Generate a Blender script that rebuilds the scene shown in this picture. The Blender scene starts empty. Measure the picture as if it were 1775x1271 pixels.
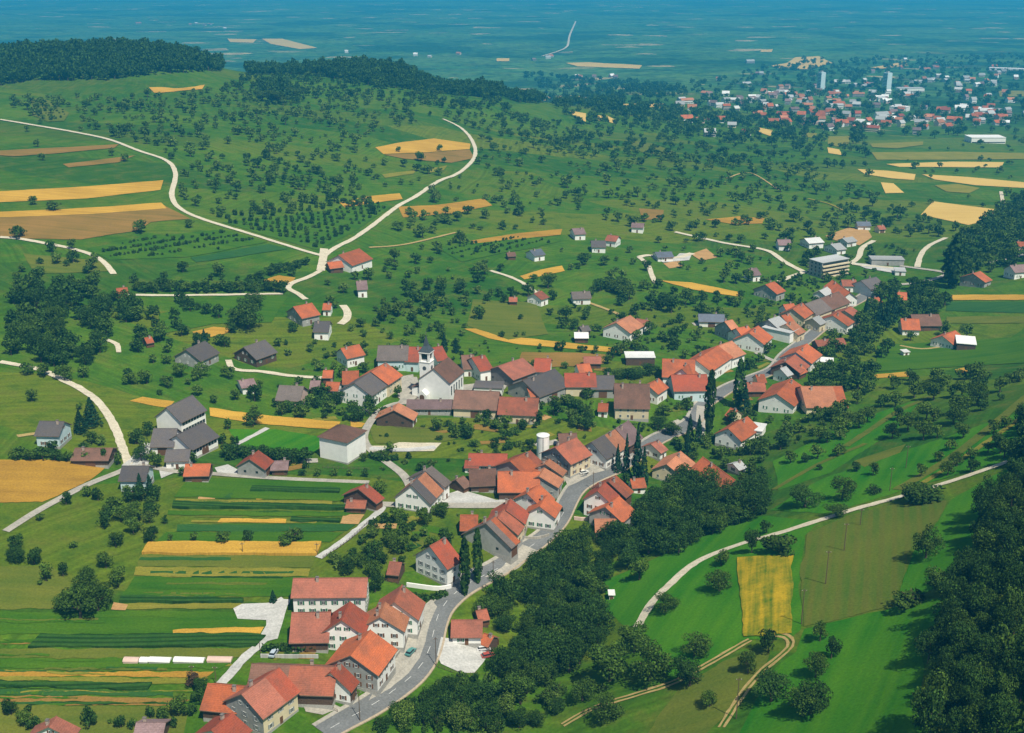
import bpy, math, random, bmesh
import numpy as np
from mathutils import Vector, Matrix
from mathutils.geometry import delaunay_2d_cdt

# ------------------------------------------------------------------ camera, world, sun, exposure
CAM_Z = 187.0
PITCH = math.radians(19.2)
FPX = 2000.0
scene = bpy.context.scene
cam_d = bpy.data.cameras.new('camera'); cam = bpy.data.objects.new('camera', cam_d)
scene.collection.objects.link(cam); scene.camera = cam
cam.location = (0, 0, CAM_Z); cam.rotation_euler = (math.pi/2 - PITCH, 0, 0)
cam_d.sensor_width = 36; cam_d.lens = FPX/1775*36; cam_d.clip_start = 1; cam_d.clip_end = 60000

SUN_EL = math.radians(58); SUN_AZ = math.radians(150)      # azimuth clockwise from the view direction (+Y)
world = bpy.data.worlds.new('World'); scene.world = world; world.use_nodes = True
wn = world.node_tree; bg = wn.nodes['Background']
sky = wn.nodes.new('ShaderNodeTexSky'); sky.sky_type = 'NISHITA'; sky.sun_disc = False
sky.sun_elevation = SUN_EL; sky.sun_rotation = SUN_AZ
wn.links.new(sky.outputs[0], bg.inputs[0]); bg.inputs[1].default_value = 0.065
sun_d = bpy.data.lights.new('sun', 'SUN'); sun_d.energy = 4.8; sun_d.angle = math.radians(0.5); sun_d.color = (1, .945, .80)
sun = bpy.data.objects.new('sun', sun_d); scene.collection.objects.link(sun)
sdir = Vector((math.sin(SUN_AZ)*math.cos(SUN_EL), math.cos(SUN_AZ)*math.cos(SUN_EL), math.sin(SUN_EL)))
sun.rotation_euler = sdir.to_track_quat('Z', 'Y').to_euler(); sun.location = (0, 0, 400)
scene.view_settings.view_transform = 'Standard'; scene.view_settings.look = 'None'
scene.view_settings.exposure = 0.22; scene.view_settings.look = 'None'; scene.view_settings.gamma = 1
scene.cycles.volume_bounces = 1; scene.cycles.max_bounces = 5; scene.cycles.diffuse_bounces = 2
scene.cycles.use_denoising = True

col = scene.collection
rnd = random.Random(7); nrs = np.random.RandomState(11)

# ------------------------------------------------------------------ pixel <-> world
cp, sp = math.cos(PITCH), math.sin(PITCH)
def ray(px, py):
    a = (np.asarray(px, float)-887.5)/FPX; b = (635.5-np.asarray(py, float))/FPX
    d = np.stack([a, cp+b*sp, -sp+b*cp], -1)
    return d/np.linalg.norm(d, axis=-1, keepdims=True)
def at_z(px, py, z):
    d = ray(px, py); t = (z-CAM_Z)/d[..., 2]
    return np.stack([d[..., 0]*t, d[..., 1]*t, np.broadcast_to(z, t.shape)], -1)
def project(x, y, z):
    zz = z-CAM_Z; dep = y*cp-zz*sp; up = y*sp+zz*cp
    return 887.5+FPX*x/dep, 635.5-FPX*up/dep, dep

# ------------------------------------------------------------------ terrain height field
CP = """30 1250 -4|200 1250 -3|400 1250 -1|600 1250 -2|750 1210 -7|900 1160 -11|1050 1240 -3|1150 1230 3|1300 1220 11|1500 1220 24|1700 1220 40
30 1000 5|300 1000 2|600 1000 1|780 1010 -1|950 1000 -9|1050 1050 -7|1150 1000 1|1300 1000 11|1450 1000 19|1600 1000 28|1740 1000 42
100 850 8|400 850 3|700 850 0|1000 850 -2|1130 860 -8|1250 850 -6|1350 850 4|1500 850 15|1650 850 25|1760 850 34
30 700 14|300 700 7|600 700 2|900 700 0|1150 700 -2|1280 700 -5|1420 700 -1|1600 700 9|1760 700 22
30 600 18|300 600 12|700 600 4|1000 600 0|1300 600 -4|1480 600 -6|1620 610 -4|1760 600 2
30 480 28|300 480 20|600 480 12|900 480 4|1200 480 0|1480 490 -4|1640 490 -3|1775 480 4
30 380 40|300 380 32|600 380 20|900 380 10|1200 380 2|1500 380 -6|1690 420 1|1775 360 -8
30 300 48|300 300 42|600 300 30|900 300 18|1200 300 2|1500 300 -14|1775 300 -20
30 220 55|300 220 53|600 220 41|800 220 28|1000 220 4|1200 220 -18|1500 220 -40|1775 220 -46
100 150 70|330 145 67|600 155 50|760 160 35|900 182 16|1000 185 -22|1100 165 -45|1400 160 -66|1775 160 -70
30 92 88|200 88 91|320 100 85|390 128 66|500 128 59|620 117 64|720 132 54|850 152 35|930 172 14|560 125 60|60 120 80|250 120 80
1100 100 -88|1500 90 -90|1775 90 -90|800 60 -92|1300 45 -92|1750 40 -92"""
pts = [tuple(map(float, s.split())) for r in CP.split('\n') for s in r.split('|')]
P = np.array(pts); W3 = at_z(P[:, 0], P[:, 1], P[:, 2])
ctl = [tuple(v) for v in W3]
for az, r, z in [(-24, 1900, 10), (-18, 1950, 5), (-12, 1900, -5), (-6, 1850, -15), (-1, 1800, -40), (-24, 2600, -75), (-12, 2500, -80), (-4, 2400, -82), (4, 3000, -88),
                 (-24, 4500, -92), (0, 5500, -92), (20, 5500, -92), (-20, 9000, -92), (0, 9500, -92), (22, 9000, -92), (-24, 20000, -92), (0, 20000, -92), (24, 20000, -92),
                 (-45, 200, 0), (-45, 450, 20), (-45, 900, 50), (-45, 1500, 66), (-45, 2500, -40), (-45, 6000, -92), (45, 200, 60), (45, 450, 62), (45, 900, 30), (45, 1500, -30),
                 (45, 3000, -85), (45, 8000, -92), (0, 150, -4), (-20, 170, -6), (20, 170, 36), (-45, 20000, -92), (45, 20000, -92)]:
    a = math.radians(az); ctl.append((r*math.sin(a), r*math.cos(a), z))
ctl = np.array(ctl)
def uv(x, y):
    return np.stack([np.arctan2(x, y)*3.0, np.log(np.hypot(x, y))], -1)
C = uv(ctl[:, 0], ctl[:, 1]); n = len(C)
def phi(d): return np.where(d > 0, d*d*np.log(np.maximum(d, 1e-9)), 0)
K = phi(np.linalg.norm(C[:, None]-C[None], axis=-1))+np.eye(n)*0.002
Q = np.concatenate([np.ones((n, 1)), C], 1)
M_ = np.block([[K, Q], [Q.T, np.zeros((3, 3))]])
sol = np.linalg.solve(M_, np.concatenate([ctl[:, 2], np.zeros(3)]))
NA, NR = 440, 640
A0, A1, R0, R1 = math.radians(-44), math.radians(44), math.log(135.), math.log(22000.)
ga = np.linspace(A0, A1, NA); gr = np.linspace(R0, R1, NR)
GA, GR = np.meshgrid(ga, gr, indexing='ij')
gx = np.exp(GR)*np.sin(GA); gy = np.exp(GR)*np.cos(GA)
U = np.stack([GA.ravel()*3.0, GR.ravel()], -1)
Z = np.zeros(len(U))
for i in range(0, len(U), 20000):
    u = U[i:i+20000]
    Z[i:i+20000] = phi(np.linalg.norm(u[:, None]-C[None], axis=-1))@sol[:n]+sol[n]+u@sol[n+1:]
Z = np.clip(Z, -94, 100)
Z += (np.sin(gx.ravel()/37+1)*np.sin(gy.ravel()/53)*0.5+np.sin(gx.ravel()/17)*np.cos(gy.ravel()/23)*0.15)
Z = Z.reshape(NA, NR)
def h(x, y):
    x = np.asarray(x, float); y = np.asarray(y, float)
    fa = np.clip((np.arctan2(x, y)-A0)/(A1-A0)*(NA-1), 0, NA-1.001)
    fr = np.clip((np.log(np.maximum(np.hypot(x, y), 1))-R0)/(R1-R0)*(NR-1), 0, NR-1.001)
    i = fa.astype(int); j = fr.astype(int); a = fa-i; b = fr-j
    return Z[i, j]*(1-a)*(1-b)+Z[i+1, j]*a*(1-b)+Z[i, j+1]*(1-a)*b+Z[i+1, j+1]*a*b
TS = np.exp(np.linspace(math.log(150), math.log(24000), 900))
def ground(px, py, extra=0.0):
    """first hit of the pixel rays with the ground (raised by extra)"""
    px = np.atleast_1d(np.asarray(px, float)); py = np.atleast_1d(np.asarray(py, float))
    d = ray(px, py); out = np.zeros((len(px), 3))
    for k in range(0, len(px), 2000):
        dd = d[k:k+2000]
        X = dd[:, None, :]*TS[None, :, None]; X[..., 2] += CAM_Z
        g = X[..., 2]-h(X[..., 0], X[..., 1])-extra
        below = g < 0; idx = np.where(below.any(1), below.argmax(1), len(TS)-1); idx = np.maximum(idx, 1)
        r = np.arange(len(dd)); g1 = g[r, idx-1]; g2 = g[r, idx]
        f = np.clip(g1/np.where(abs(g1-g2) < 1e-9, 1, g1-g2), 0, 1)
        t = TS[idx-1]+(TS[idx]-TS[idx-1])*f
        o = dd*t[:, None]; o[:, 2] = h(o[:, 0], o[:, 1]); out[k:k+2000] = o
    return out

# ------------------------------------------------------------------ materials
MATS = {}
def new_mat(name):
    m = bpy.data.materials.new(name); m.use_nodes = True; nt = m.node_tree
    b = nt.nodes['Principled BSDF']; b.inputs['Roughness'].default_value = .85; b.inputs['Specular IOR Level'].default_value = .15
    return m, nt, b
def nd(nt, typ, ins={}, **kw):
    x = nt.nodes.new(typ)
    for k, v in kw.items(): setattr(x, k, v)
    for k, v in ins.items():
        if isinstance(v, bpy.types.NodeSocket): nt.links.new(v, x.inputs[k])
        else: x.inputs[k].default_value = v
    return x
def mixc(nt, f, a, b, mode='MIX'):
    m = nt.nodes.new('ShaderNodeMix'); m.data_type = 'RGBA'; m.blend_type = mode
    for i, v in ((0, f), (6, a), (7, b)):
        if isinstance(v, bpy.types.NodeSocket): nt.links.new(v, m.inputs[i])
        else: m.inputs[i].default_value = (*v, 1) if isinstance(v, tuple) and len(v) == 3 else v
    return m.outputs[2]
def mr(nt, v, a, b, c=0., d=1.):
    return nd(nt, 'ShaderNodeMapRange', {0: v, 1: a, 2: b, 3: c, 4: d}).outputs[0]
def noise(nt, vec, sc, det=3., rough=.55):
    return nd(nt, 'ShaderNodeTexNoise', {'Vector': vec, 'Scale': sc, 'Detail': det, 'Roughness': rough}).outputs[0]
def plain(name, c, rough=.8, var=.12, scale=1.5, spec=.15, spread=0., metal=0):
    if name in MATS: return MATS[name]
    m, nt, b = new_mat(name); b.inputs['Roughness'].default_value = rough; b.inputs['Specular IOR Level'].default_value = spec
    b.inputs['Metallic'].default_value = metal
    tc = nd(nt, 'ShaderNodeTexCoord').outputs['Object']
    nz = noise(nt, tc, scale, 4.)
    f = mr(nt, nz, .3, .7, 1-var, 1+var)
    oi = nd(nt, 'ShaderNodeObjectInfo').outputs['Random']
    f2 = mr(nt, oi, 0, 1, 1-spread, 1+spread)
    v = nd(nt, 'ShaderNodeMath', {0: f, 1: f2}, operation='MULTIPLY').outputs[0]
    c2 = nd(nt, 'ShaderNodeVectorMath', {0: c, 'Scale': v}, operation='SCALE').outputs[0]
    nt.links.new(c2, b.inputs['Base Color']); MATS[name] = m; return m
def roof_mat(name, c, weather=(.10, .065, .05), wamt=.45, ribs=.32, spread=.24):
    if name in MATS: return MATS[name]
    m, nt, b = new_mat(name); b.inputs['Roughness'].default_value = .75
    tc = nd(nt, 'ShaderNodeTexCoord').outputs['Object']
    oi = nd(nt, 'ShaderNodeObjectInfo').outputs['Random']
    off = nd(nt, 'ShaderNodeCombineXYZ', {0: nd(nt, 'ShaderNodeMath', {0: oi, 1: 400.}, operation='MULTIPLY').outputs[0], 1: 0., 2: 0.}).outputs[0]
    vec = nd(nt, 'ShaderNodeVectorMath', {0: tc, 1: off}, operation='ADD').outputs[0]
    big = mr(nt, noise(nt, vec, .2, 5., .65), .40, .66, 0., wamt)
    fine = mr(nt, noise(nt, vec, 2.2, 4., .7), .3, .75, .72, 1.22)
    base = mixc(nt, big, c, weather)
    # tile courses run down the slope (x is along the ridge)
    sx = nd(nt, 'ShaderNodeSeparateXYZ', {0: tc})
    wx = nd(nt, 'ShaderNodeMath', {0: sx.outputs[0], 1: 2*math.pi/ribs}, operation='MULTIPLY').outputs[0]
    wx = nd(nt, 'ShaderNodeMath', {0: wx}, operation='SINE').outputs[0]
    wz = nd(nt, 'ShaderNodeMath', {0: sx.outputs[2], 1: 2*math.pi/.28}, operation='MULTIPLY').outputs[0]
    wz = nd(nt, 'ShaderNodeMath', {0: wz}, operation='SINE').outputs[0]
    ww = nd(nt, 'ShaderNodeMath', {0: wx, 1: wz}, operation='ADD').outputs[0]
    tile = mr(nt, ww, -2, 2, .86, 1.1)
    per = mr(nt, oi, 0, 1, 1-spread, 1+spread)
    f = nd(nt, 'ShaderNodeMath', {0: fine, 1: tile}, operation='MULTIPLY').outputs[0]
    f = nd(nt, 'ShaderNodeMath', {0: f, 1: per}, operation='MULTIPLY').outputs[0]
    c2 = nd(nt, 'ShaderNodeVectorMath', {0: base, 'Scale': f}, operation='SCALE').outputs[0]
    nt.links.new(c2, b.inputs['Base Color'])
    bp = nd(nt, 'ShaderNodeBump', {'Height': ww, 'Distance': .03, 'Strength': .5}).outputs[0]
    nt.links.new(bp, b.inputs['Normal']); MATS[name] = m; return m

def ground_mat():
    m, nt, b = new_mat('meadow_green'); b.inputs['Roughness'].default_value = 1; b.inputs['Specular IOR Level'].default_value = .03
    pos = nd(nt, 'ShaderNodeNewGeometry').outputs['Position']
    flat = nd(nt, 'ShaderNodeVectorMath', {0: pos, 1: (1, 1, 0)}, operation='MULTIPLY').outputs[0]
    warp = nd(nt, 'ShaderNodeTexNoise', {'Vector': flat, 'Scale': .006, 'Detail': 2.}).outputs['Color']
    warp = nd(nt, 'ShaderNodeVectorMath', {0: warp, 1: (60, 60, 0)}, operation='MULTIPLY').outputs[0]
    w1 = nd(nt, 'ShaderNodeVectorMath', {0: flat, 1: warp}, operation='ADD').outputs[0]
    mp = nd(nt, 'ShaderNodeMapping', {'Vector': w1, 'Rotation': (0, 0, .25), 'Scale': (.006, .018, 0)}).outputs[0]
    cell = nd(nt, 'ShaderNodeTexVoronoi', {'Vector': mp, 'Scale': 1.}).outputs['Color']
    cs = nd(nt, 'ShaderNodeSeparateColor', {0: cell})
    n1 = noise(nt, flat, .012, 4.); n2 = noise(nt, flat, .08, 5., .65); n3 = noise(nt, flat, .9, 3., .7)
    c = mixc(nt, mr(nt, n1, .35, .65), (.038, .112, .006), (.074, .148, .008))
    c = mixc(nt, mr(nt, cs.outputs[0], .45, .9, 0., .75), c, (.122, .152, .010))
    c = mixc(nt, mr(nt, cs.outputs[1], .5, .9, 0., .7), c, (.020, .082, .008))
    c = mixc(nt, mr(nt, n2, .5, .72, 0., .6), c, (.125, .125, .022))
    c = mixc(nt, mr(nt, n2, .5, .28, 0., .65), c, (.018, .074, .008))
    # mowing lines that follow each parcel
    ang = mr(nt, cs.outputs[2], 0, 1, 0., 3.14)
    sx = nd(nt, 'ShaderNodeSeparateXYZ', {0: w1})
    ca = nd(nt, 'ShaderNodeMath', {0: ang}, operation='COSINE').outputs[0]; sa = nd(nt, 'ShaderNodeMath', {0: ang}, operation='SINE').outputs[0]
    t1 = nd(nt, 'ShaderNodeMath', {0: sx.outputs[0], 1: ca}, operation='MULTIPLY').outputs[0]
    t2 = nd(nt, 'ShaderNodeMath', {0: sx.outputs[1], 1: sa}, operation='MULTIPLY').outputs[0]
    tt = nd(nt, 'ShaderNodeMath', {0: t1, 1: t2}, operation='ADD').outputs[0]
    stripe = nd(nt, 'ShaderNodeCombineXYZ', {0: tt, 1: 0., 2: 0.}).outputs[0]
    sn = noise(nt, stripe, .35, 2.)
    k = nd(nt, 'ShaderNodeMath', {0: mr(nt, sn, .3, .7, .76, 1.24), 1: mr(nt, n3, .25, .75, .68, 1.3)}, operation='MULTIPLY').outputs[0]
    c = nd(nt, 'ShaderNodeVectorMath', {0: c, 'Scale': k}, operation='SCALE').outputs[0]
    # the far plain: bigger parcels of woods, crops and pasture
    dist = nd(nt, 'ShaderNodeVectorMath', {0: flat}, operation='LENGTH').outputs['Value']
    mp2 = nd(nt, 'ShaderNodeMapping', {'Vector': w1, 'Rotation': (0, 0, -.2), 'Scale': (.0030, .0045, 0)}).outputs[0]
    cell2 = nd(nt, 'ShaderNodeTexVoronoi', {'Vector': mp2, 'Scale': 1.}).outputs['Color']
    c2s = nd(nt, 'ShaderNodeSeparateColor', {0: cell2})
    pl = mixc(nt, mr(nt, c2s.outputs[0], 0, 1), (.04, .12, .03), (.085, .17, .04))
    mp3 = nd(nt, 'ShaderNodeMapping', {'Vector': w1, 'Rotation': (0, 0, .1), 'Scale': (.011, .016, 0)}).outputs[0]
    c3s = nd(nt, 'ShaderNodeSeparateColor', {0: nd(nt, 'ShaderNodeTexVoronoi', {'Vector': mp3, 'Scale': 1.}).outputs['Color']})
    pl = mixc(nt, mr(nt, c3s.outputs[2], .3, .9, 0, .6), pl, (.07, .12, .03))
    pl = mixc(nt, mr(nt, c3s.outputs[1], .955, .965), pl, (.36, .29, .14))
    wood = mr(nt, noise(nt, flat, .0016, 5., .65), .50, .58, 0, .85)
    wood2 = mr(nt, noise(nt, flat, .009, 5., .7), .54, .60, 0, .75)
    pl = mixc(nt, wood, pl, (.014, .050, .016))
    pl = mixc(nt, wood2, pl, (.014, .054, .016))
    pl = nd(nt, 'ShaderNodeVectorMath', {0: pl, 'Scale': mr(nt, noise(nt, flat, .03, 4., .8), .35, .65, .45, 1.6)}, operation='SCALE').outputs[0]
    far = mr(nt, nd(nt, 'ShaderNodeSeparateXYZ', {0: pos}).outputs[2], -30., -62.)
    c = mixc(nt, far, c, pl)
    nt.links.new(c, b.inputs['Base Color'])
    bp = nd(nt, 'ShaderNodeBump', {'Height': n3, 'Distance': .25, 'Strength': .35}).outputs[0]
    nt.links.new(bp, b.inputs['Normal']); return m
def crop_mat(name, c1, c2, period=3., ang=0., rowdark=.0, bump=.2, patch=.05, rowc=None, pw=.55):
    """crop surface: colour c1..c2 in patches, drill rows of the given period (m) at ang (deg from +x)"""
    if name in MATS: return MATS[name]
    m, nt, b = new_mat(name); b.inputs['Roughness'].default_value = 1; b.inputs['Specular IOR Level'].default_value = .03
    pos = nd(nt, 'ShaderNodeNewGeometry').outputs['Position']
    flat = nd(nt, 'ShaderNodeVectorMath', {0: pos, 1: (1, 1, 0)}, operation='MULTIPLY').outputs[0]
    rot = nd(nt, 'ShaderNodeMapping', {'Vector': flat, 'Rotation': (0, 0, -math.radians(ang))}).outputs[0]
    st = nd(nt, 'ShaderNodeVectorMath', {0: rot, 1: (.05, 1, 0)}, operation='MULTIPLY').outputs[0]
    n1 = noise(nt, flat, patch, 4., .6); n2 = noise(nt, st, 1.2/period, 3.); n3 = noise(nt, flat, 1.3, 3., .7)
    s = nd(nt, 'ShaderNodeMath', {0: mr(nt, n1, .35, .65, 0, pw), 1: mr(nt, n2, .35, .65, 0, 1.1-pw)}, operation='ADD').outputs[0]
    c = mixc(nt, s, c1, c2)
    hgt = n3
    if rowdark:
        y = nd(nt, 'ShaderNodeSeparateXYZ', {0: rot}).outputs[1]
        w = nd(nt, 'ShaderNodeMath', {0: nd(nt, 'ShaderNodeMath', {0: y, 1: 2*math.pi/period}, operation='MULTIPLY').outputs[0]}, operation='SINE').outputs[0]
        c = mixc(nt, mr(nt, w, -.2, .6, 0, rowdark), c, rowc or tuple(v*.35 for v in c1))
    k = mr(nt, n3, .25, .75, .74, 1.26)
    c = nd(nt, 'ShaderNodeVectorMath', {0: c, 'Scale': k}, operation='SCALE').outputs[0]
    nt.links.new(c, b.inputs['Base Color'])
    bp = nd(nt, 'ShaderNodeBump', {'Height': hgt, 'Distance': bump, 'Strength': .5}).outputs[0]
    nt.links.new(bp, b.inputs['Normal']); MATS[name] = m; return m
def leaf_mat(name, c, c2):
    if name in MATS: return MATS[name]
    m, nt, b = new_mat(name); b.inputs['Roughness'].default_value = .9; b.inputs['Specular IOR Level'].default_value = .02
    g = nd(nt, 'ShaderNodeNewGeometry').outputs['Random Per Island']
    oi = nd(nt, 'ShaderNodeObjectInfo').outputs['Random']
    cc = mixc(nt, g, c, c2)
    k = nd(nt, 'ShaderNodeMath', {0: mr(nt, g, 0, 1, .7, 1.3), 1: mr(nt, oi, 0, 1, .8, 1.2)}, operation='MULTIPLY').outputs[0]
    cc = nd(nt, 'ShaderNodeVectorMath', {0: cc, 'Scale': k}, operation='SCALE').outputs[0]
    nt.links.new(cc, b.inputs['Base Color']); MATS[name] = m; return m

# ------------------------------------------------------------------ object helpers
def link(o, parent=None):
    col.objects.link(o)
    if parent is not None: o.parent = parent
    return o
def mesh_obj(name, verts, faces, mats, parent=None, fm=None, smooth=False):
    me = bpy.data.meshes.new(name); me.from_pydata([tuple(v) for v in verts], [], [tuple(f) for f in faces])
    for m in (mats if isinstance(mats, (list, tuple)) else [mats]): me.materials.append(m)
    if fm is not None: me.polygons.foreach_set('material_index', fm)
    if smooth: me.polygons.foreach_set('use_smooth', [True]*len(me.polygons))
    me.update(); return link(bpy.data.objects.new(name, me), parent)
def tag(o, label=None, cat=None, group=None, kind=None):
    for k, v in (('label', label), ('category', cat), ('group', group), ('kind', kind)):
        if v: o[k] = v
    return o
def empty(name, loc, rz=0):
    o = bpy.data.objects.new(name, None); o.location = loc; o.rotation_euler = (0, 0, rz); o.empty_display_size = 1; return link(o)
class MB:
    def __init__(s): s.v = []; s.f = []; s.m = []
    def add(s, vs, fs, mi=0):
        b = len(s.v); s.v += [tuple(v) for v in vs]; s.f += [tuple(b+i for i in f) for f in fs]; s.m += [mi]*len(fs); return s
    def box(s, x0, x1, y0, y1, z0, z1, mi=0):
        vs = [(x, y, z) for z in (z0, z1) for y in (y0, y1) for x in (x0, x1)]
        return s.add(vs, [(0, 2, 3, 1), (4, 5, 7, 6), (0, 1, 5, 4), (2, 6, 7, 3), (0, 4, 6, 2), (1, 3, 7, 5)], mi)
    def cyl(s, cx, cy, z0, z1, r0, r1, n=10, mi=0, cap=True):
        vs = [(cx+r*math.cos(2*math.pi*k/n), cy+r*math.sin(2*math.pi*k/n), z) for z, r in ((z0, r0), (z1, r1)) for k in range(n)]
        fs = [(k, (k+1) % n, n+(k+1) % n, n+k) for k in range(n)]
        if cap: fs += [tuple(range(n))[::-1], tuple(range(n, 2*n))]
        return s.add(vs, fs, mi)
    def tube(s, p, q, r0, r1, n=6, mi=0):
        p = Vector(p); q = Vector(q); d = (q-p).normalized(); a = d.orthogonal().normalized(); b = d.cross(a)
        vs = [tuple(c+a*(r*math.cos(2*math.pi*k/n))+b*(r*math.sin(2*math.pi*k/n))) for c, r in ((p, r0), (q, r1)) for k in range(n)]
        return s.add(vs, [(k, (k+1) % n, n+(k+1) % n, n+k) for k in range(n)]+[tuple(range(n, 2*n))], mi)
    def build(s, name, mats, parent=None, smooth=False): return mesh_obj(name, s.v, s.f, mats, parent, s.m, smooth)

# ------------------------------------------------------------------ ground sheet
vid = np.arange(NA*NR).reshape(NA, NR)
quads = np.stack([vid[:-1, :-1], vid[:-1, 1:], vid[1:, 1:], vid[1:, :-1]], -1).reshape(-1, 4)
def np_mesh(name, V, F, mats, fm=None, smooth=False):
    me = bpy.data.meshes.new(name); k = F.shape[1]
    me.vertices.add(len(V)); me.vertices.foreach_set('co', V.astype(np.float32).ravel())
    me.loops.add(F.size); me.loops.foreach_set('vertex_index', F.astype(np.int32).ravel())
    me.polygons.add(len(F)); me.polygons.foreach_set('loop_start', np.arange(0, F.size, k, dtype=np.int32))
    for m in (mats if isinstance(mats, (list, tuple)) else [mats]): me.materials.append(m)
    if fm is not None: me.polygons.foreach_set('material_index', fm.astype(np.int32))
    if smooth: me.polygons.foreach_set('use_smooth', np.ones(len(F), bool))
    me.update(calc_edges=True); me.validate(); return me
gme = np_mesh('ground', np.stack([gx.ravel(), gy.ravel(), Z.ravel()], -1), quads[:, ::-1], ground_mat(), smooth=True)
g_o = link(bpy.data.objects.new('ground', gme)); tag(g_o, kind='structure')

# ------------------------------------------------------------------ draped fields and ribbons
LEVEL = [0]
def lift(x, y, lv):
    r = np.hypot(x, y); return h(x, y)+.05+.022*lv+np.clip(r-150, 0, None)*.00022*(1+lv*.12)
def densify(poly, step=12):
    out = []
    for k in range(len(poly)):
        a = np.array(poly[k], float); b = np.array(poly[(k+1) % len(poly)], float)
        m = max(1, int(np.linalg.norm(b-a)/step)); out += [a+(b-a)*i/m for i in range(m)]
    return out
def inside(P, poly):
    x, y = P[:, 0], P[:, 1]; r = np.zeros(len(P), bool)
    for k in range(len(poly)):
        x1, y1 = poly[k]; x2, y2 = poly[(k+1) % len(poly)]
        c = ((y1 > y) != (y2 > y)) & (x < (x2-x1)*(y-y1)/(y2-y1+1e-12)+x1); r ^= c
    return r
BARE = []      # pixel polygons where no scattered tree grows
def field(poly, mat, name='field', lv=1, jag=0., bare=True, height=0.):
    if bare: BARE.append(poly)
    d = np.array(densify(poly, 7 if max(p[1] for p in poly) > 250 else 12)); w = ground(d[:, 0], d[:, 1])[:, :2]
    if jag:
        q_ = nrs.normal(0, jag*1.6, w.shape); q_ = (q_+np.roll(q_, 1, 0)+np.roll(q_, 2, 0)+np.roll(q_, 3, 0))/4; w = w+q_
    r = np.hypot(w[:, 0], w[:, 1]).mean(); step = max(2.5, r*.012)
    x0, y0 = w.min(0); x1, y1 = w.max(0)
    step = max(step, math.sqrt((x1-x0)*(y1-y0)/4000))
    gxx, gyy = np.meshgrid(np.arange(x0, x1, step), np.arange(y0, y1, step)); g = np.stack([gxx.ravel(), gyy.ravel()], -1)
    g = g[inside(g, [tuple(p) for p in w])] if len(g) else g
    if len(g):
        dm = np.min(np.linalg.norm(g[:, None]-w[None], axis=-1), 1) if len(g)*len(w) < 4e6 else np.full(len(g), 9.)
        g = g[dm > step*.35]
    vs = [Vector(p) for p in w]+[Vector(p) for p in g]; nb = len(w)
    out = delaunay_2d_cdt(vs, [], [list(range(nb))], 1, 1e-4)
    V = np.array([tuple(v) for v in out[0]]); F = [f for f in out[2] if len(f) == 3]
    z = lift(V[:, 0], V[:, 1], lv)+height
    o = mesh_obj(name, np.column_stack([V, z]), F, mat, smooth=True); 
    if height > .3:      # standing crop: skirt round its edge
        wz = lift(w[:, 0], w[:, 1], lv); n_ = len(w)
        vv = [(*w[i], wz[i]+height) for i in range(n_)]+[(*w[i], wz[i]-.5) for i in range(n_)]
        me2 = bmesh.new(); me2.from_mesh(o.data)
        bv = [me2.verts.new(v) for v in vv]
        for i in range(n_):
            try: me2.faces.new((bv[i], bv[(i+1) % n_], bv[n_+(i+1) % n_], bv[n_+i]))
            except ValueError: pass
        bmesh.ops.recalc_face_normals(me2, faces=me2.faces); me2.to_mesh(o.data); me2.free()
    for p in o.data.polygons: pass
    # make sure the sheet faces up
    if len(o.data.polygons) and o.data.polygons[0].normal.z < 0: o.data.flip_normals()
    tag(o, kind='structure'); return o
def smooth_line(pts, step=5.):
    P_ = [np.array(p, float) for p in pts]; P_ = [2*P_[0]-P_[1]]+P_+[2*P_[-1]-P_[-2]]; out = []
    for i in range(1, len(P_)-2):
        p0, p1, p2, p3 = P_[i-1:i+3]; m = max(1, int(np.linalg.norm(p2-p1)/step))
        for k in range(m):
            t = k/m; out.append(.5*((2*p1)+(-p0+p2)*t+(2*p0-5*p1+4*p2-p3)*t*t+(-p0+3*p1-3*p2+p3)*t**3))
    out.append(P_[-2]); return np.array(out)
AVOID = []     # world circles (x, y, r) kept clear of scattered trees
def world_line(pts):
    s = smooth_line(pts); w = ground(s[:, 0], s[:, 1])[:, :2]
    for _ in range(2): w[1:-1] = (w[:-2]+2*w[1:-1]+w[2:])/4
    seg = np.linalg.norm(np.diff(w, axis=0), axis=1); L = np.concatenate([[0], np.cumsum(seg)])
    r = np.hypot(*w.mean(0)); st = max(2., r*.006); m = max(2, int(L[-1]/st)); t = np.linspace(0, L[-1], m+1)
    return np.stack([np.interp(t, L, w[:, 0]), np.interp(t, L, w[:, 1])], -1)
def ribbon(w, o0, o1, mat, name, lv=4, thick=0., obj=True, parent=None, wob=0.):
    t = np.gradient(w, axis=0); t /= np.linalg.norm(t, axis=1, keepdims=True)+1e-9; nn = np.stack([t[:, 1], -t[:, 0]], -1)
    ks = np.linspace(o0, o1, 3); rows = []
    for j, k in enumerate(ks):
        kk = k+(nrs.normal(0, wob, len(w)) if wob and j != 1 else 0)
        p = w+nn*np.reshape(np.broadcast_to(kk, len(w)), (-1, 1)); rows.append(np.column_stack([p, lift(p[:, 0], p[:, 1], lv)+thick]))
    V = np.concatenate(rows); m = len(w); F = []
    for j in range(2): F += [(j*m+i, j*m+i+1, (j+1)*m+i+1, (j+1)*m+i) for i in range(m-1)]
    if thick:
        b = len(V); lo = np.concatenate([rows[0], rows[2]]); lo[:, 2] -= thick+.3; V = np.concatenate([V, lo])
        F += [(i, b+i, b+i+1, i+1) for i in range(m-1)]+[(2*m+i, 2*m+i+1, b+m+i+1, b+m+i) for i in range(m-1)]
    o = mesh_obj(name, V, F, mat, parent, smooth=False)
    if o.data.polygons[0].normal.z < 0: o.data.flip_normals()
    if parent is None: tag(o, kind='structure')
    return o
def avoid_line(w, r):
    for p in w[::2]: AVOID.append((p[0], p[1], r))

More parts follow.
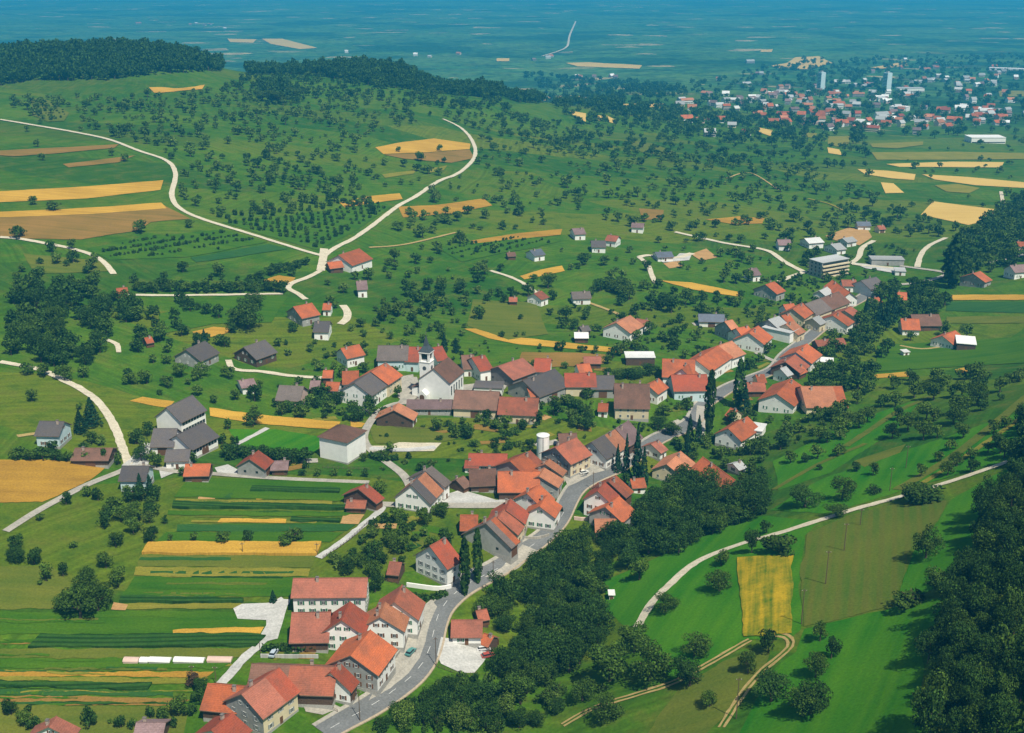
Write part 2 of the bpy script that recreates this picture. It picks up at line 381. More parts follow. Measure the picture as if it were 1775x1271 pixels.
GRAVEL = crop_mat('pale_gravel', (.46, .41, .30), (.62, .56, .43), 2., 0, patch=.3, bump=.05)
ASPH = crop_mat('asphalt', (.13, .135, .135), (.18, .185, .185), 6., 30, patch=.08, bump=.02)
CONC = crop_mat('pavement_concrete', (.28, .265, .23), (.42, .39, .33), 4., 60, patch=.2, bump=.03)
LGREY = crop_mat('light_yard', (.36, .36, .34), (.54, .53, .50), 4., 20, patch=.15, bump=.03)
DIRT = crop_mat('dirt_track', (.30, .22, .08), (.42, .32, .13), 1.5, 0, patch=.3, bump=.1)
TANK = crop_mat('sandy_kerb', (.34, .27, .19), (.44, .36, .26), 4., 60, patch=.3, bump=.03)
PAINT = plain('road_paint', (.75, .75, .72), var=.1)
GOLD = crop_mat('ripe_grain', (.36, .205, .028), (.56, .33, .05), 4., 4, patch=.03)
GOLDL = crop_mat('stubble_grain', (.52, .34, .09), (.62, .43, .13), 5., -3, patch=.02)
GBRN = crop_mat('golden_brown_grain', (.27, .15, .025), (.42, .24, .032), 5., 10, patch=.05)
BRN = crop_mat('brown_crop', (.16, .115, .024), (.28, .16, .04), 4., 5, patch=.03)
OLIVE = crop_mat('olive_meadow', (.075, .115, .014), (.13, .145, .02), 5., 0, patch=.04)
YGREEN = crop_mat('yellow_green_crop', (.14, .155, .018), (.24, .21, .03), 3., 2, patch=.06)
DGREEN = crop_mat('dark_green_crop', (.020, .072, .012), (.042, .100, .016), 2., 0, rowdark=.6, patch=.3, bump=.5)
MGREEN = crop_mat('mid_green_crop', (.028, .100, .006), (.066, .140, .008), 4., 0, patch=.04)
TEALG = crop_mat('blue_green_crop', (.022, .082, .018), (.042, .112, .024), 3., 0, patch=.05)
BRIGHT = crop_mat('bright_meadow', (.020, .128, .005), (.066, .185, .007), 5., 60, patch=.03, bump=.08)
ROWS = crop_mat('vine_rows', (.05, .14, .03), (.07, .16, .035), 5.5, 38, rowdark=.9, rowc=(.012, .055, .016), patch=.03)
ROWS2 = crop_mat('orchard_rows', (.03, .11, .022), (.045, .13, .025), 6., 12, rowdark=.85, rowc=(.010, .05, .014), patch=.03)
MOWN = crop_mat('mown_hay_field', (.060, .120, .012), (.115, .140, .018), 3.6, 72, rowdark=.4, rowc=(.12, .118, .02), patch=.04, bump=.15)
RAPE = crop_mat('yellow_striped_crop', (.035, .120, .008), (.44, .30, .015), 2.4, 78, patch=.16, pw=.5, bump=.3)
SOIL = crop_mat('bare_soil', (.34, .20, .08), (.48, .29, .12), 3., 0, patch=.2)

FL = [
 (GOLD, [(10,337),(150,324),(283,313),(278,330),(150,345),(10,355)]),
 (BRN, [(10,378),(160,366),(280,354),(330,380),(262,386),(240,400),(140,416),(30,414),(10,408)]),
 (GOLD, [(10,372),(160,361),(278,352),(288,362),(160,372),(10,381)]),
 (BRN, [(20,266),(120,256),(206,251),(198,257),(110,266),(24,272)]),
 (BRN, [(110,285),(236,270),(205,282),(120,291)]),
 (GOLD, [(650,256),(700,247),(752,241),(815,250),(814,259),(740,265),(665,268)]),
 (BRN, [(665,269),(740,266),(814,260),(823,275),(782,283),(700,276)]),
 (GOLD, [(588,352),(640,341),(692,336),(697,346),(640,354),(598,361)]),
 (GBRN, [(690,359),(760,356),(838,345),(853,357),(790,370),(700,378)]),
 (YGREEN, [(662,303),(722,296),(718,302),(668,309)]),
 (YGREEN, [(742,294),(776,288),(770,296),(745,300)]),
 (GBRN, [(815,418),(900,405),(975,398),(972,408),(900,415),(822,423)]),
 (GOLD, [(900,479),(940,468),(973,461),(978,470),(940,479),(908,485)]),
 (GOLD, [(805,571),(840,570),(900,586),(1000,597),(1083,605),(1080,613),(1000,606),(900,598),(845,587)]),
 (BRN, [(905,612),(1000,612),(1052,616),(1045,632),(950,638),(900,628)]),
 (GOLD, [(1145,487),(1200,491),(1285,508),(1278,515),(1200,503)]),
 (GBRN, [(1222,381),(1280,376),(1326,379),(1322,388),(1270,389)]),
 (GOLDL, [(1596,373),(1617,350),(1735,365),(1722,380),(1680,391)]),
 (GOLDL, [(1527,317),(1549,319),(1567,335),(1535,336)]),
 (YGREEN, [(1510,265),(1655,264),(1775,268),(1775,276),(1655,278),(1520,278)]),
 (GOLDL, [(1535,285),(1650,281),(1740,282),(1735,291),(1560,290)]),
 (GOLDL, [(1487,294),(1540,297),(1588,303),(1585,313),(1545,310),(1500,303)]),
 (GOLDL, [(1598,303),(1680,308),(1775,324),(1775,331),(1690,322),(1620,312)]),
 (YGREEN, [(1620,322),(1660,320),(1700,327),(1680,336),(1640,333)]),
 (YGREEN, [(1435,237),(1476,237),(1470,252),(1452,255),(1435,250)]),
 (GOLDL, [(1434,256),(1455,260),(1461,270),(1436,266)]),
 (YGREEN, [(1508,250),(1600,246),(1600,252),(1555,258),(1512,256)]),
 (GOLDL, [(1316,222),(1340,227),(1336,237),(1316,230)]),
 (YGREEN, [(1388,230),(1416,232),(1410,240),(1390,237)]),
 (GOLDL, [(985,193),(1017,198),(1015,212),(1005,211)]),(GOLDL, [(1030,199),(1047,202),(1044,210),(1032,208)]),(GOLDL, [(1051,201),(1071,211),(1065,215),(1053,212)]),
 (GOLDL, [(932,168),(1000,166),(1037,172),(1032,178),(965,179),(940,174)]),
 (GOLDL, [(1065,181),(1152,180),(1150,187),(1105,186)]),
 (GOLDL, [(980,110),(1020,109),(1110,114),(1108,120),(1000,116)]),(GOLDL, [(862,102),(884,102),(884,107),(862,107)]),
 (GOLDL, [(1340,115),(1365,110),(1380,100),(1420,98),(1442,110),(1400,121),(1350,119)]),
 (GOLDL, [(395,68),(445,69),(440,75),(400,74)]),(GOLDL, [(455,68),(490,68),(550,84),(520,86),(470,77)]),
 (GOLDL, [(1510,118),(1570,107),(1575,115),(1530,120)]),(GOLDL, [(1320,88),(1340,86),(1338,91),(1318,91)]),
 (YGREEN, [(1730,158),(1775,158),(1775,168),(1732,168)]),
 (GOLD, [(258,152),(355,150),(352,157),(264,161)]),
 (OLIVE, [(60,172),(80,172),(120,196),(112,210),(78,212),(56,200)]),
 (BRN, [(1108,362),(1150,365),(1148,381),(1114,382)]),
 (OLIVE, [(1085,244),(1130,250),(1172,264),(1165,273),(1110,264)]),
 (MGREEN, [(150,432),(260,412),(385,398),(465,420),(330,446),(190,452)]),
 (TEALG, [(330,448),(465,424),(500,432),(420,445),(340,456)]),
 (OLIVE, [(40,440),(190,455),(200,470),(60,476)]),
 (MGREEN, [(385,386),(470,378),(560,366),(655,350),(680,358),(605,408),(550,434),(470,412)]),
 (MGREEN, [(765,434),(830,420),(905,410),(975,418),(930,430),(870,440),(800,455)]),
 (GOLD, [(335,577),(372,567),(404,571),(395,578),(346,589)]),
 (GBRN, [(455,487),(485,478),(513,482),(505,493)]),
 (MGREEN, [(275,545),(400,515),(500,515),(470,560),(370,562),(280,580)]),
 (OLIVE, [(820,520),(930,525),(950,580),(880,590),(810,565)]),
 (GOLD, [(1650,512),(1775,512),(1775,521),(1650,521)]),
 (TEALG, [(1640,524),(1775,524),(1775,545),(1640,540)]),
 (OLIVE, [(1640,550),(1775,548),(1775,560),(1640,562)]),
 (MGREEN, [(1520,600),(1775,580),(1775,625),(1520,645)]),
 (GOLD, [(1515,650),(1578,645),(1576,654),(1515,657)]),
 (GOLD, [(1655,641),(1700,633),(1697,643),(1660,648)]),
 (YGREEN, [(1657,418),(1680,421),(1676,429),(1660,428)]),
 (SOIL, [(1430,410),(1470,396),(1505,400),(1512,412),(1490,426),(1450,418)]),
 (SOIL, [(1196,441),(1225,432),(1243,447),(1215,453)]),(SOIL, [(1150,457),(1178,453),(1184,462),(1160,466)]),
 (GBRN, [(15,797),(100,799),(188,809),(156,834),(110,854),(72,872),(15,870)]),
 (GOLD, [(225,697),(245,689),(302,697),(292,708)]),
 (GOLD, [(362,708),(470,722),(590,732),(584,746),(470,738),(364,723)]),(GOLD, [(606,731),(634,734),(628,741),(608,742)]),
 (BRIGHT, [(395,745),(480,745),(560,758),(548,785),(470,790),(420,775)]),
 (OLIVE, [(640,745),(700,735),(760,750),(800,760),(760,768),(650,770)]),
 # strip fields in the left foreground
 (MGREEN, [(330,828),(640,838),(600,870),(300,862)]),
 (DGREEN, [(440,846),(590,850),(588,856),(436,853)], .9),
 (GOLD, [(440,857),(576,858),(577,866),(446,866)]),
 (SOIL, [(346,856),(378,857),(372,866),(343,866)]),(TEALG, [(378,857),(404,857),(400,866),(376,866)]),
 (YGREEN, [(305,866),(440,868),(575,868),(575,875),(440,874),(300,872)]),
 (DGREEN, [(300,873),(620,879),(620,885),(298,882)], .9),
 (MGREEN, [(290,886),(620,888),(600,896),(290,894)]),
 (GOLD, [(384,899),(498,901),(496,908),(378,906)]),
 (DGREEN, [(505,900),(590,901),(588,907),(503,906)], .6),
 (SOIL, [(594,893),(632,893),(620,909),(590,908)]),
 (TEALG, [(305,910),(615,910),(600,922),(305,922)]),
 (MGREEN, [(290,923),(598,923),(570,941),(270,941)]),
 (GOLD, [(258,943),(556,943),(550,964),(246,962)], .8),
 (OLIVE, [(246,963),(549,965),(540,985),(238,983)]),
 (TEALG, [(244,966),(400,968),(400,973),(240,972)]),
 (YGREEN, [(238,984),(538,986),(536,1000),(235,999)]),
 (MGREEN, [(232,1000),(530,1001),(505,1035),(210,1034)]),
 (DGREEN, [(212,1036),(425,1041),(423,1046),(208,1045)], .9),
 (YGREEN, [(205,1047),(420,1047),(412,1055),(200,1057)]),
 (SOIL, [(200,1046),(222,1050),(218,1058),(196,1057)]),
 (OLIVE, [(20,982),(95,984),(125,1010),(110,1055),(20,1058)]),
 (MGREEN, [(20,1062),(400,1060),(460,1090),(400,1100),(20,1100)]),
 (GOLD, [(300,1093),(380,1089),(458,1089),(452,1100),(300,1102)]),
 (DGREEN, [(68,1103),(400,1101),(460,1103),(440,1123),(50,1124)], .5),
 (OLIVE, [(10,1126),(440,1124),(415,1142),(10,1142)]),
 (MGREEN, [(10,1143),(410,1143),(380,1160),(10,1160)]),
 (GBRN, [(10,1163),(200,1165),(372,1166),(360,1176),(200,1174),(10,1172)]),
 (YGREEN, [(10,1173),(200,1175),(360,1177),(345,1186),(200,1184),(10,1180)]),
 (DGREEN, [(10,1181),(200,1186),(262,1187),(256,1197),(150,1196),(10,1192)], .5),
 (TEALG, [(10,1193),(150,1198),(300,1199),(300,1208),(100,1206),(10,1204)]),
 (BRN, [(10,1206),(120,1208),(330,1213),(300,1225),(100,1222),(10,1220)]),
 (OLIVE, [(10,1221),(120,1223),(330,1226),(310,1271),(10,1271)]),
 # right slope
 (BRIGHT, [(1045,1010),(1120,975),(1200,940),(1290,900),(1330,895),(1420,905),(1395,930),(1385,1000),(1390,1090),(1370,1110),(1300,1110),(1170,1180),(1120,1150),(1100,1100),(1050,1060)]),
 (MOWN, [(1400,925),(1470,895),(1560,872),(1645,868),(1620,905),(1575,960),(1562,1005),(1545,1050),(1470,1070),(1393,1088),(1385,1000)]),
 (BRIGHT, [(1648,866),(1740,815),(1760,830),(1700,910),(1660,1000),(1600,1030),(1552,1046),(1566,1004),(1580,960),(1625,905)]),
 (BRIGHT, [(1393,1092),(1545,1054),(1640,1034),(1650,1060),(1600,1120),(1600,1200),(1620,1271),(1270,1271),(1330,1170),(1380,1130)]),
 (RAPE, [(1278,967),(1375,964),(1372,1100),(1290,1105)]),
 (OLIVE, [(1180,1190),(1290,1130),(1340,1120),(1330,1150),(1260,1240),(1200,1271),(1100,1271)]),
 (BRIGHT, [(1335,885),(1420,832),(1560,785),(1700,738),(1790,690),(1790,780),(1700,810),(1560,853),(1430,891)]),
 (BRIGHT, [(1340,800),(1480,730),(1600,690),(1560,740),(1440,820),(1350,850)]),
 (OLIVE, [(1480,800),(1570,770),(1560,785),(1500,810)]),
]
R_s = random.Random(9)
for k in range(46):      # narrow plots between the named strips
    if k < 22: y0 = R_s.uniform(868, 1036); xa = 330-(y0-868)*.72+R_s.uniform(0, 120); xb = min(625-(y0-890)*.75, xa+R_s.uniform(60, 260))
    else: y0 = R_s.uniform(1062, 1240); xa = R_s.uniform(-60, 200); xb = min(460-(y0-1090)*.75, xa+R_s.uniform(80, 330))
    if xb-xa < 25: continue
    hh_ = R_s.uniform(1.6, 4.2); FL.append((R_s.choice([MGREEN, OLIVE, MGREEN, DGREEN, YGREEN, OLIVE, TEALG, MGREEN, BRN]), [(xa, y0), (xb, y0+1), (xb-2, y0+hh_+1), (xa-2, y0+hh_)]))
for i, f_ in enumerate(FL):
    f_ = (f_[0], [(-80 if x <= 20 else 1850 if x >= 1775 else x, 1300 if y >= 1271 else y) for x, y in f_[1]])+tuple(f_[2:])
    far = min(p[1] for p in f_[1]) < 200
    noclear = f_[0] in (BRIGHT, OLIVE, MGREEN, ROWS2)
    field(f_[1], f_[0], 'field', lv=1 if f_[0] is BRIGHT else 14 if f_[0] is RAPE else 3+(i % 4)+(5 if i > 145 else 0), bare=not noclear, jag=.32 if not far else 3., height=f_[2] if len(f_) > 2 else 0)

# roads, lanes and paths: (points, width, material, name)
MAINRD = [(560,1271),(596,1250),(640,1226),(682,1198),(716,1170),(737,1142),(748,1112),(754,1085),(763,1060),(778,1040),(800,1020),(830,1003),(865,985),(905,958),(945,930),(970,902),(984,872),(1000,846),(1030,827),(1062,813),(1100,790),(1140,762),(1180,745),(1205,728),(1216,705),(1240,688),(1270,670),(1310,655),(1345,640),(1362,618),(1395,592),(1425,567),(1448,543),(1490,520),(1520,500)]
w = world_line(MAINRD); ribbon(w, -3.2, 3.2, ASPH, 'road', lv=5); avoid_line(w, 6.5)
ribbon(w, 3.2, 3.8, TANK, 'pavement', lv=5, thick=.12); ribbon(w, -4.4, -3.2, CONC, 'pavement', lv=5, thick=.12)
mk = MB(); t = np.gradient(w, axis=0); t /= np.linalg.norm(t, axis=1, keepdims=True)
for i in range(1, 60, 3):
    p, q = w[i], w[i]+t[i]*3.2; nx = np.array([t[i][1], -t[i][0]])*.05
    c4 = [p+nx, q+nx, q-nx, p-nx]; mk.add([(c[0], c[1], lift(c[0], c[1], 5)+.012) for c in c4], [(3, 2, 1, 0)])
tag(mk.build('road_marking', PAINT), kind='structure')
PATHS = [
 ([(0,208),(60,218),(130,230),(190,243),(240,262),(285,277),(302,292),(304,312),(297,338),(304,355),(325,370),(370,387),(430,405),(500,427),(543,440),(562,445)], 4.2, GRAVEL),
 ([(562,432),(560,450),(556,470)], 6, GRAVEL),
 ([(556,470),(533,482),(505,492),(498,501),(512,507),(530,520)], 4.0, GRAVEL),
 ([(560,446),(582,430),(612,415),(640,396),(690,358),(720,342),(760,315),(790,304),(806,293),(822,276),(825,262),(816,240),(797,221),(768,207)], 4.2, GRAVEL),
 ([(0,412),(35,415),(80,423),(125,432),(165,445),(185,460),(197,476)], 4.2, GRAVEL),
 ([(222,512),(300,513),(380,512),(490,510)], 3.2, GRAVEL),
 ([(0,628),(70,642),(110,660),(140,675),(170,697),(190,725),(205,755),(215,785),(224,806)], 4.2, GRAVEL),
 ([(10,922),(60,890),(105,865),(150,842),(200,822),(240,808),(300,818),(365,822),(430,827),(520,832),(640,837)], 3.4, CONC),
 ([(222,810),(250,785),(262,770)], 6, LGREY),
 ([(552,968),(600,935),(645,898),(665,880),(640,874)], 3.2, LGREY),
 ([(640,874),(690,876),(760,877),(850,877),(905,872),(960,850)], 5, CONC),
 ([(716,700),(690,700),(660,712),(640,735),(630,760),(640,778),(668,800),(700,825),(712,850),(700,872)], 4.2, CONC),
 ([(640,778),(700,781),(755,776)], 4.0, LGREY),
 ([(700,700),(716,676),(712,655)], 7, CONC),
 ([(1105,1087),(1130,1045),(1165,1010),(1200,980),(1235,962),(1290,942),(1350,925),(1430,900),(1480,884),(1560,862),(1640,838),(1700,818),(1750,800)], 3.6, GRAVEL),
 ([(850,470),(890,483),(915,497),(932,510)], 3.5, GRAVEL),
 ([(1170,403),(1210,412),(1260,423),(1305,430),(1335,437),(1360,455),(1395,473)], 5, GRAVEL),
 ([(1395,472),(1372,480),(1350,489)], 4.5, GRAVEL),
 ([(1108,447),(1125,462),(1130,480),(1137,492)], 4, GRAVEL),
 ([(1108,447),(1120,443),(1170,448),(1200,440)], 5, GRAVEL),
 ([(1640,413),(1610,427),(1596,443),(1590,464)], 4.5, GRAVEL),
 ([(1560,462),(1590,466),(1642,475),(1600,489),(1560,494),(1520,491)], 4.5, CONC),
 ([(1515,418),(1492,432),(1490,448),(1475,458),(1520,463),(1560,466)], 4.5, GRAVEL),
 ([(1790,438),(1715,457)], 5, CONC), ([(1735,333),(1740,362)], 4, GRAVEL),
 ([(400,777),(432,760),(464,743)], 2.6, LGREY),
 ([(594,530),(604,543),(602,555),(590,563)], 5, GRAVEL),
 ([(396,625),(400,638),(415,643),(455,645),(500,652),(560,656)], 3.5, GRAVEL),
 ([(998,38),(986,66),(984,82),(960,92),(940,98)], 9, GRAVEL),
 ([(1345,628),(1330,622),(1310,612)], 3.5, CONC), ([(1216,705),(1214,735),(1215,760)], 5, CONC),
 ([(185,590),(205,598),(206,612)], 3, GRAVEL),
 ([(1100,790),(1060,800),(1020,806)], 4, CONC),
 ([(1645,600),(1600,606),(1560,600)], 2.5, DIRT), ([(1260,310),(1300,300),(1350,330)], 2.5, DIRT),
 ([(1005,520),(1060,540),(1085,552)], 3, DIRT), ([(380,1190),(402,1165),(425,1140),(455,1112),(475,1075),(495,1040)], 3.6, LGREY),
 ([(1465,775),(1510,745),(1560,712),(1615,688)], 4, OLIVE), ([(1555,850),(1640,800),(1700,755),(1790,680)], 5, OLIVE), ([(1600,838),(1680,788),(1790,712)], 3, YGREEN), ([(1340,850),(1420,805),(1500,770)], 3, OLIVE),
 ([(30,757),(65,752)], 3, DIRT), ([(640,430),(700,425),(790,404)], 2.5, DIRT), ([(1400,345),(1440,355),(1465,367)], 4, YGREEN),
]
for p_, wd, mt in PATHS:
    w = world_line(p_); wd *= .84
    ribbon(w, -wd/2, wd/2, mt, 'path', lv=7, wob=.12 if mt is not CONC else 0); avoid_line(w, wd/2+2.5)
for p_, off in (([(975,1258),(1030,1228),(1110,1203),(1170,1183),(1230,1150),(1300,1110)], .75), ([(1250,1262),(1290,1200),(1320,1165),(1350,1140),(1370,1122),(1368,1106),(1340,1100)], .7)):
    w = world_line(p_); avoid_line(w, 3)
    ribbon(w, off-.38, off+.38, DIRT, 'path', lv=7, wob=.08); ribbon(w, -off-.38, -off+.38, DIRT, 'path', lv=7, wob=.08)
YARDS = [(LGREY, [(405,1056),(420,1048),(470,1046),(488,1036),(500,1046),(494,1066),(482,1108),(464,1112),(462,1076),(412,1074)]),
 (LGREY, [(764,1106),(850,1120),(850,1132),(822,1168),(800,1168),(765,1152),(758,1136)]),
 (CONC, [(640,1215),(660,1180),(685,1135),(706,1100),(722,1062),(748,1040),(758,1052),(745,1080),(738,1112),(728,1142),(708,1168),(676,1194)]),
 (LGREY, [(372,812),(395,806),(412,815),(440,823),(380,825)]),
 (GRAVEL, [(640,774),(672,774),(692,768),(765,769),(752,783),(650,783)]),
 (CONC, [(688,655),(716,650),(724,690),(704,702),(690,690)]),
 (CONC, [(975,825),(1020,800),(1060,800),(1070,810),(1030,822),(1000,838),(985,845)]),
 (LGREY, [(762,862),(800,850),(860,868),(890,868),(892,876),(770,880)]),
 (LGREY, [(228,798),(248,780),(262,786),(258,806),(236,806)]),(LGREY, [(275,812),(298,806),(304,820),(280,830)]),
 (CONC, [(870,985),(905,945),(930,955),(900,985),(868,1000),(838,1002)]),
 (CONC, [(520,1215),(560,1212),(590,1228),(560,1240),(530,1235)]),
 (LGREY, [(1130,448),(1170,448),(1178,440),(1200,440),(1195,452),(1150,456)]),
 (LGREY, [(1478,456),(1520,461),(1570,470),(1560,476),(1500,466)]),
 (CONC, [(803,668),(860,662),(880,670),(870,680),(800,680)]),
]
for mt, pl_ in YARDS: field(pl_, mt, 'pavement', lv=6, jag=.1)
# kitchen-garden beds and bare patches between the houses
R_b = random.Random(21)
for poly, n_ in (([(740,735),(1000,705),(1050,740),(930,785),(860,780),(760,755)], 16), ([(560,700),(640,705),(690,735),(560,745)], 5), ([(640,900),(790,895),(740,950),(640,990)], 7), ([(1130,690),(1220,690),(1200,740),(1140,770)], 5), ([(1200,560),(1330,560),(1400,640),(1240,650)], 8), ([(960,590),(1150,610),(1140,650),(1000,650)], 5), ([(1240,670),(1330,650),(1330,730),(1250,690)], 6), ([(480,795),(560,800),(640,800),(480,815)], 3), ([(500,1110),(560,1112),(560,1140),(450,1140)], 4)):
    xs = [p[0] for p in poly]; ys = [p[1] for p in poly]; k = 0
    while k < n_:
        cx, cy = R_b.uniform(min(xs), max(xs)), R_b.uniform(min(ys), max(ys))
        if not inside(np.array([[cx, cy]]), poly)[0]: continue
        p = ground(cx, cy)[0]; a = R_b.uniform(-.5, .9); L, Wd = R_b.uniform(4, 11), R_b.uniform(2, 5); q = []
        for sx, sy in ((-1, -1), (1, -1), (1, 1), (-1, 1)):
            X = p[0]+math.cos(a)*sx*L/2-math.sin(a)*sy*Wd/2; Y = p[1]+math.sin(a)*sx*L/2+math.cos(a)*sy*Wd/2; u = project(X, Y, float(h(X, Y))); q.append((float(u[0]), float(u[1])))
        field(q, R_b.choice([SOIL, BRN, YGREEN, OLIVE, DGREEN, CONC, MGREEN]), 'garden_ground', lv=2, bare=False, jag=.15); k += 1
# ------------------------------------------------------------------ houses
RC = {'red': roof_mat('tile_red', (.33, .075, .040)), 'orange': roof_mat('tile_orange', (.45, .120, .048), wamt=.45), 'pink': roof_mat('tile_pink', (.36, .125, .082), wamt=.45),
      'brown': roof_mat('tile_brown', (.20, .105, .075), wamt=.6), 'grey': roof_mat('roof_grey', (.11, .10, .105), (.15, .12, .09)), 'peach': roof_mat('tile_peach', (.47, .19, .10), wamt=.35),
      'mauve': roof_mat('roof_mauve', (.24, .16, .16)), 'white': roof_mat('roof_white', (.72, .72, .70), (.5, .5, .48), .3), 'slate': roof_mat('roof_slate', (.13, .15, .19), (.09, .09, .1)),
      'rust': roof_mat('tile_rust', (.34, .105, .06), wamt=.5), 'pale': roof_mat('roof_pale', (.40, .41, .41), (.4, .4, .4), .3), 'barngrey': roof_mat('roof_barngrey', (.19, .155, .14), (.12, .10, .09))}
WC = {'white': plain('wall_white', (.84, .83, .79), var=.06, scale=.5, spread=.06), 'cream': plain('wall_cream', (.66, .56, .38), var=.1, scale=.5, spread=.08), 'grey': plain('wall_grey', (.33, .33, .31), var=.15, scale=.6, spread=.1),
      'pink': plain('wall_pink', (.62, .45, .38), var=.1, scale=.5), 'timber': plain('wall_timber', (.10, .065, .045), var=.3, scale=2.), 'teal': plain('wall_pale_blue', (.55, .68, .70), var=.08, scale=.5),
      'dgrey': plain('wall_dark_grey', (.17, .165, .16), var=.2, scale=.8)}
GLASS = plain('window_glass', (.02, .028, .035), rough=.15, var=.2, spec=.5)
FRAME = plain('window_frame_white', (.7, .7, .67), var=.05)
SHUT = [plain('shutter_green', (.05, .16, .09), var=.15), plain('shutter_brown', (.16, .075, .04), var=.15), plain('shutter_grey', (.25, .27, .27), var=.15)]
DOORM = plain('door_wood', (.14, .07, .035), var=.2, scale=3); DOORG = plain('garage_door', (.30, .26, .2), var=.15)
STONE = plain('base_stone', (.36, .35, .32), var=.2, scale=2); CHIM = plain('chimney_plaster', (.42, .33, .27), var=.2, scale=2); SOFF = plain('eaves_wood', (.20, .14, .10), var=.15)
CHT = plain('chimney_cap', (.16, .14, .13), var=.2)
WINCACHE = {}
def win_meshes(w_, h_, sh):
    k = (w_, h_, sh)
    if k not in WINCACHE:
        m = MB(); t = .09        # frame lies in the local xz plane, facing -y
        m.box(-w_/2, w_/2, -.06, .05, h_/2-t, h_/2); m.box(-w_/2, w_/2, -.10, .05, -h_/2, -h_/2+t); m.box(-w_/2, -w_/2+t, -.06, .05, -h_/2+t, h_/2-t); m.box(w_/2-t, w_/2, -.06, .05, -h_/2+t, h_/2-t)
        m.box(-.04, .04, -.05, .05, -h_/2+t, h_/2-t)
        if sh >= 0:
            sw = w_*.48
            for s in (-1, 1):
                a = s*(w_/2+.03); b_ = s*(w_/2+.03+sw); m.box(min(a, b_), max(a, b_), -.07, .02, -h_/2, h_/2, 1)
        me = bpy.data.meshes.new('window'); me.from_pydata(m.v, [], m.f); me.materials.append(FRAME); me.materials.append(SHUT[max(sh, 0)]); me.polygons.foreach_set('material_index', m.m)
        p = MB().box(-w_/2+t*.6, w_/2-t*.6, -.035, .04, -h_/2+t*.6, h_/2-t*.6); pm = bpy.data.meshes.new('pane'); pm.from_pydata(p.v, [], p.f); pm.materials.append(GLASS)
        WINCACHE[k] = (me, pm)
    return WINCACHE[k]
def put_window(par, x, y, z, rz, w_, h_, sh, pane=True):
    me, pm = win_meshes(w_, h_, sh)
    o = link(bpy.data.objects.new('window', me), par); o.location = (x, y, z); o.rotation_euler = (0, 0, rz)
    if pane: link(bpy.data.objects.new('pane', pm), o)
    return o
HOUSES = []   # (px, py, label) for tree labels
def gable_body(m, L, W, he, hr, base=-2.5, hip=0., x0=None, x1=None):
    x0 = -L/2 if x0 is None else x0; x1 = L/2 if x1 is None else x1; w = W/2
    vs = [(x0, -w, base), (x1, -w, base), (x1, w, base), (x0, w, base), (x0, -w, he), (x1, -w, he), (x1, w, he), (x0, w, he)]
    fs = [(0, 1, 5, 4), (2, 3, 7, 6)]
    if hip: fs += [(1, 2, 6, 5), (3, 0, 4, 7)]
    else:
        vs += [(x0, 0, hr), (x1, 0, hr)]; fs += [(1, 2, 6, 9, 5), (3, 0, 4, 8, 7)]
    m.add(vs, fs); return m
def roof_prism(L, W, he, hr, oh=.7, og=.6, th=.28, hip=0., x0=None, x1=None, mi=0):
    """two slabs with thickness: bottom edge overhangs"""
    m = MB(); sl = (hr-he)/(W/2); x0 = (-L/2-og) if x0 is None else x0; x1 = (L/2+og) if x1 is None else x1
    ye = W/2+oh; ze = he-oh*sl; a = hip
    top = [(x0, -ye, ze), (x1, -ye, ze), (x1, ye, ze), (x0, ye, ze), (x0+a, 0, hr), (x1-a, 0, hr)]
    vs = [(x, y, z+th+.02) for x, y, z in top]+[(x, y, z+.02) for x, y, z in top]
    F = [(0, 1, 5, 4), (2, 3, 4, 5), (1, 2, 5), (3, 0, 4)] if hip else [(0, 1, 5, 4), (2, 3, 4, 5)]
    Fb = [tuple(6+i for i in f[::-1]) for f in F]
    E = [(0, 1), (1, 2), (2, 3), (3, 0)] if hip else [(0, 1), (2, 3)]
    S = [(b, a_, a_+6, b+6) for a_, b in E]
    if not hip: S += [(1, 5, 11, 7)[::-1], (5, 2, 8, 11)[::-1], (3, 4, 10, 9)[::-1], (4, 0, 6, 10)[::-1]]
    m.add(vs, F, 0); m.add(vs, Fb+S, 1)
    return m
hn = 0
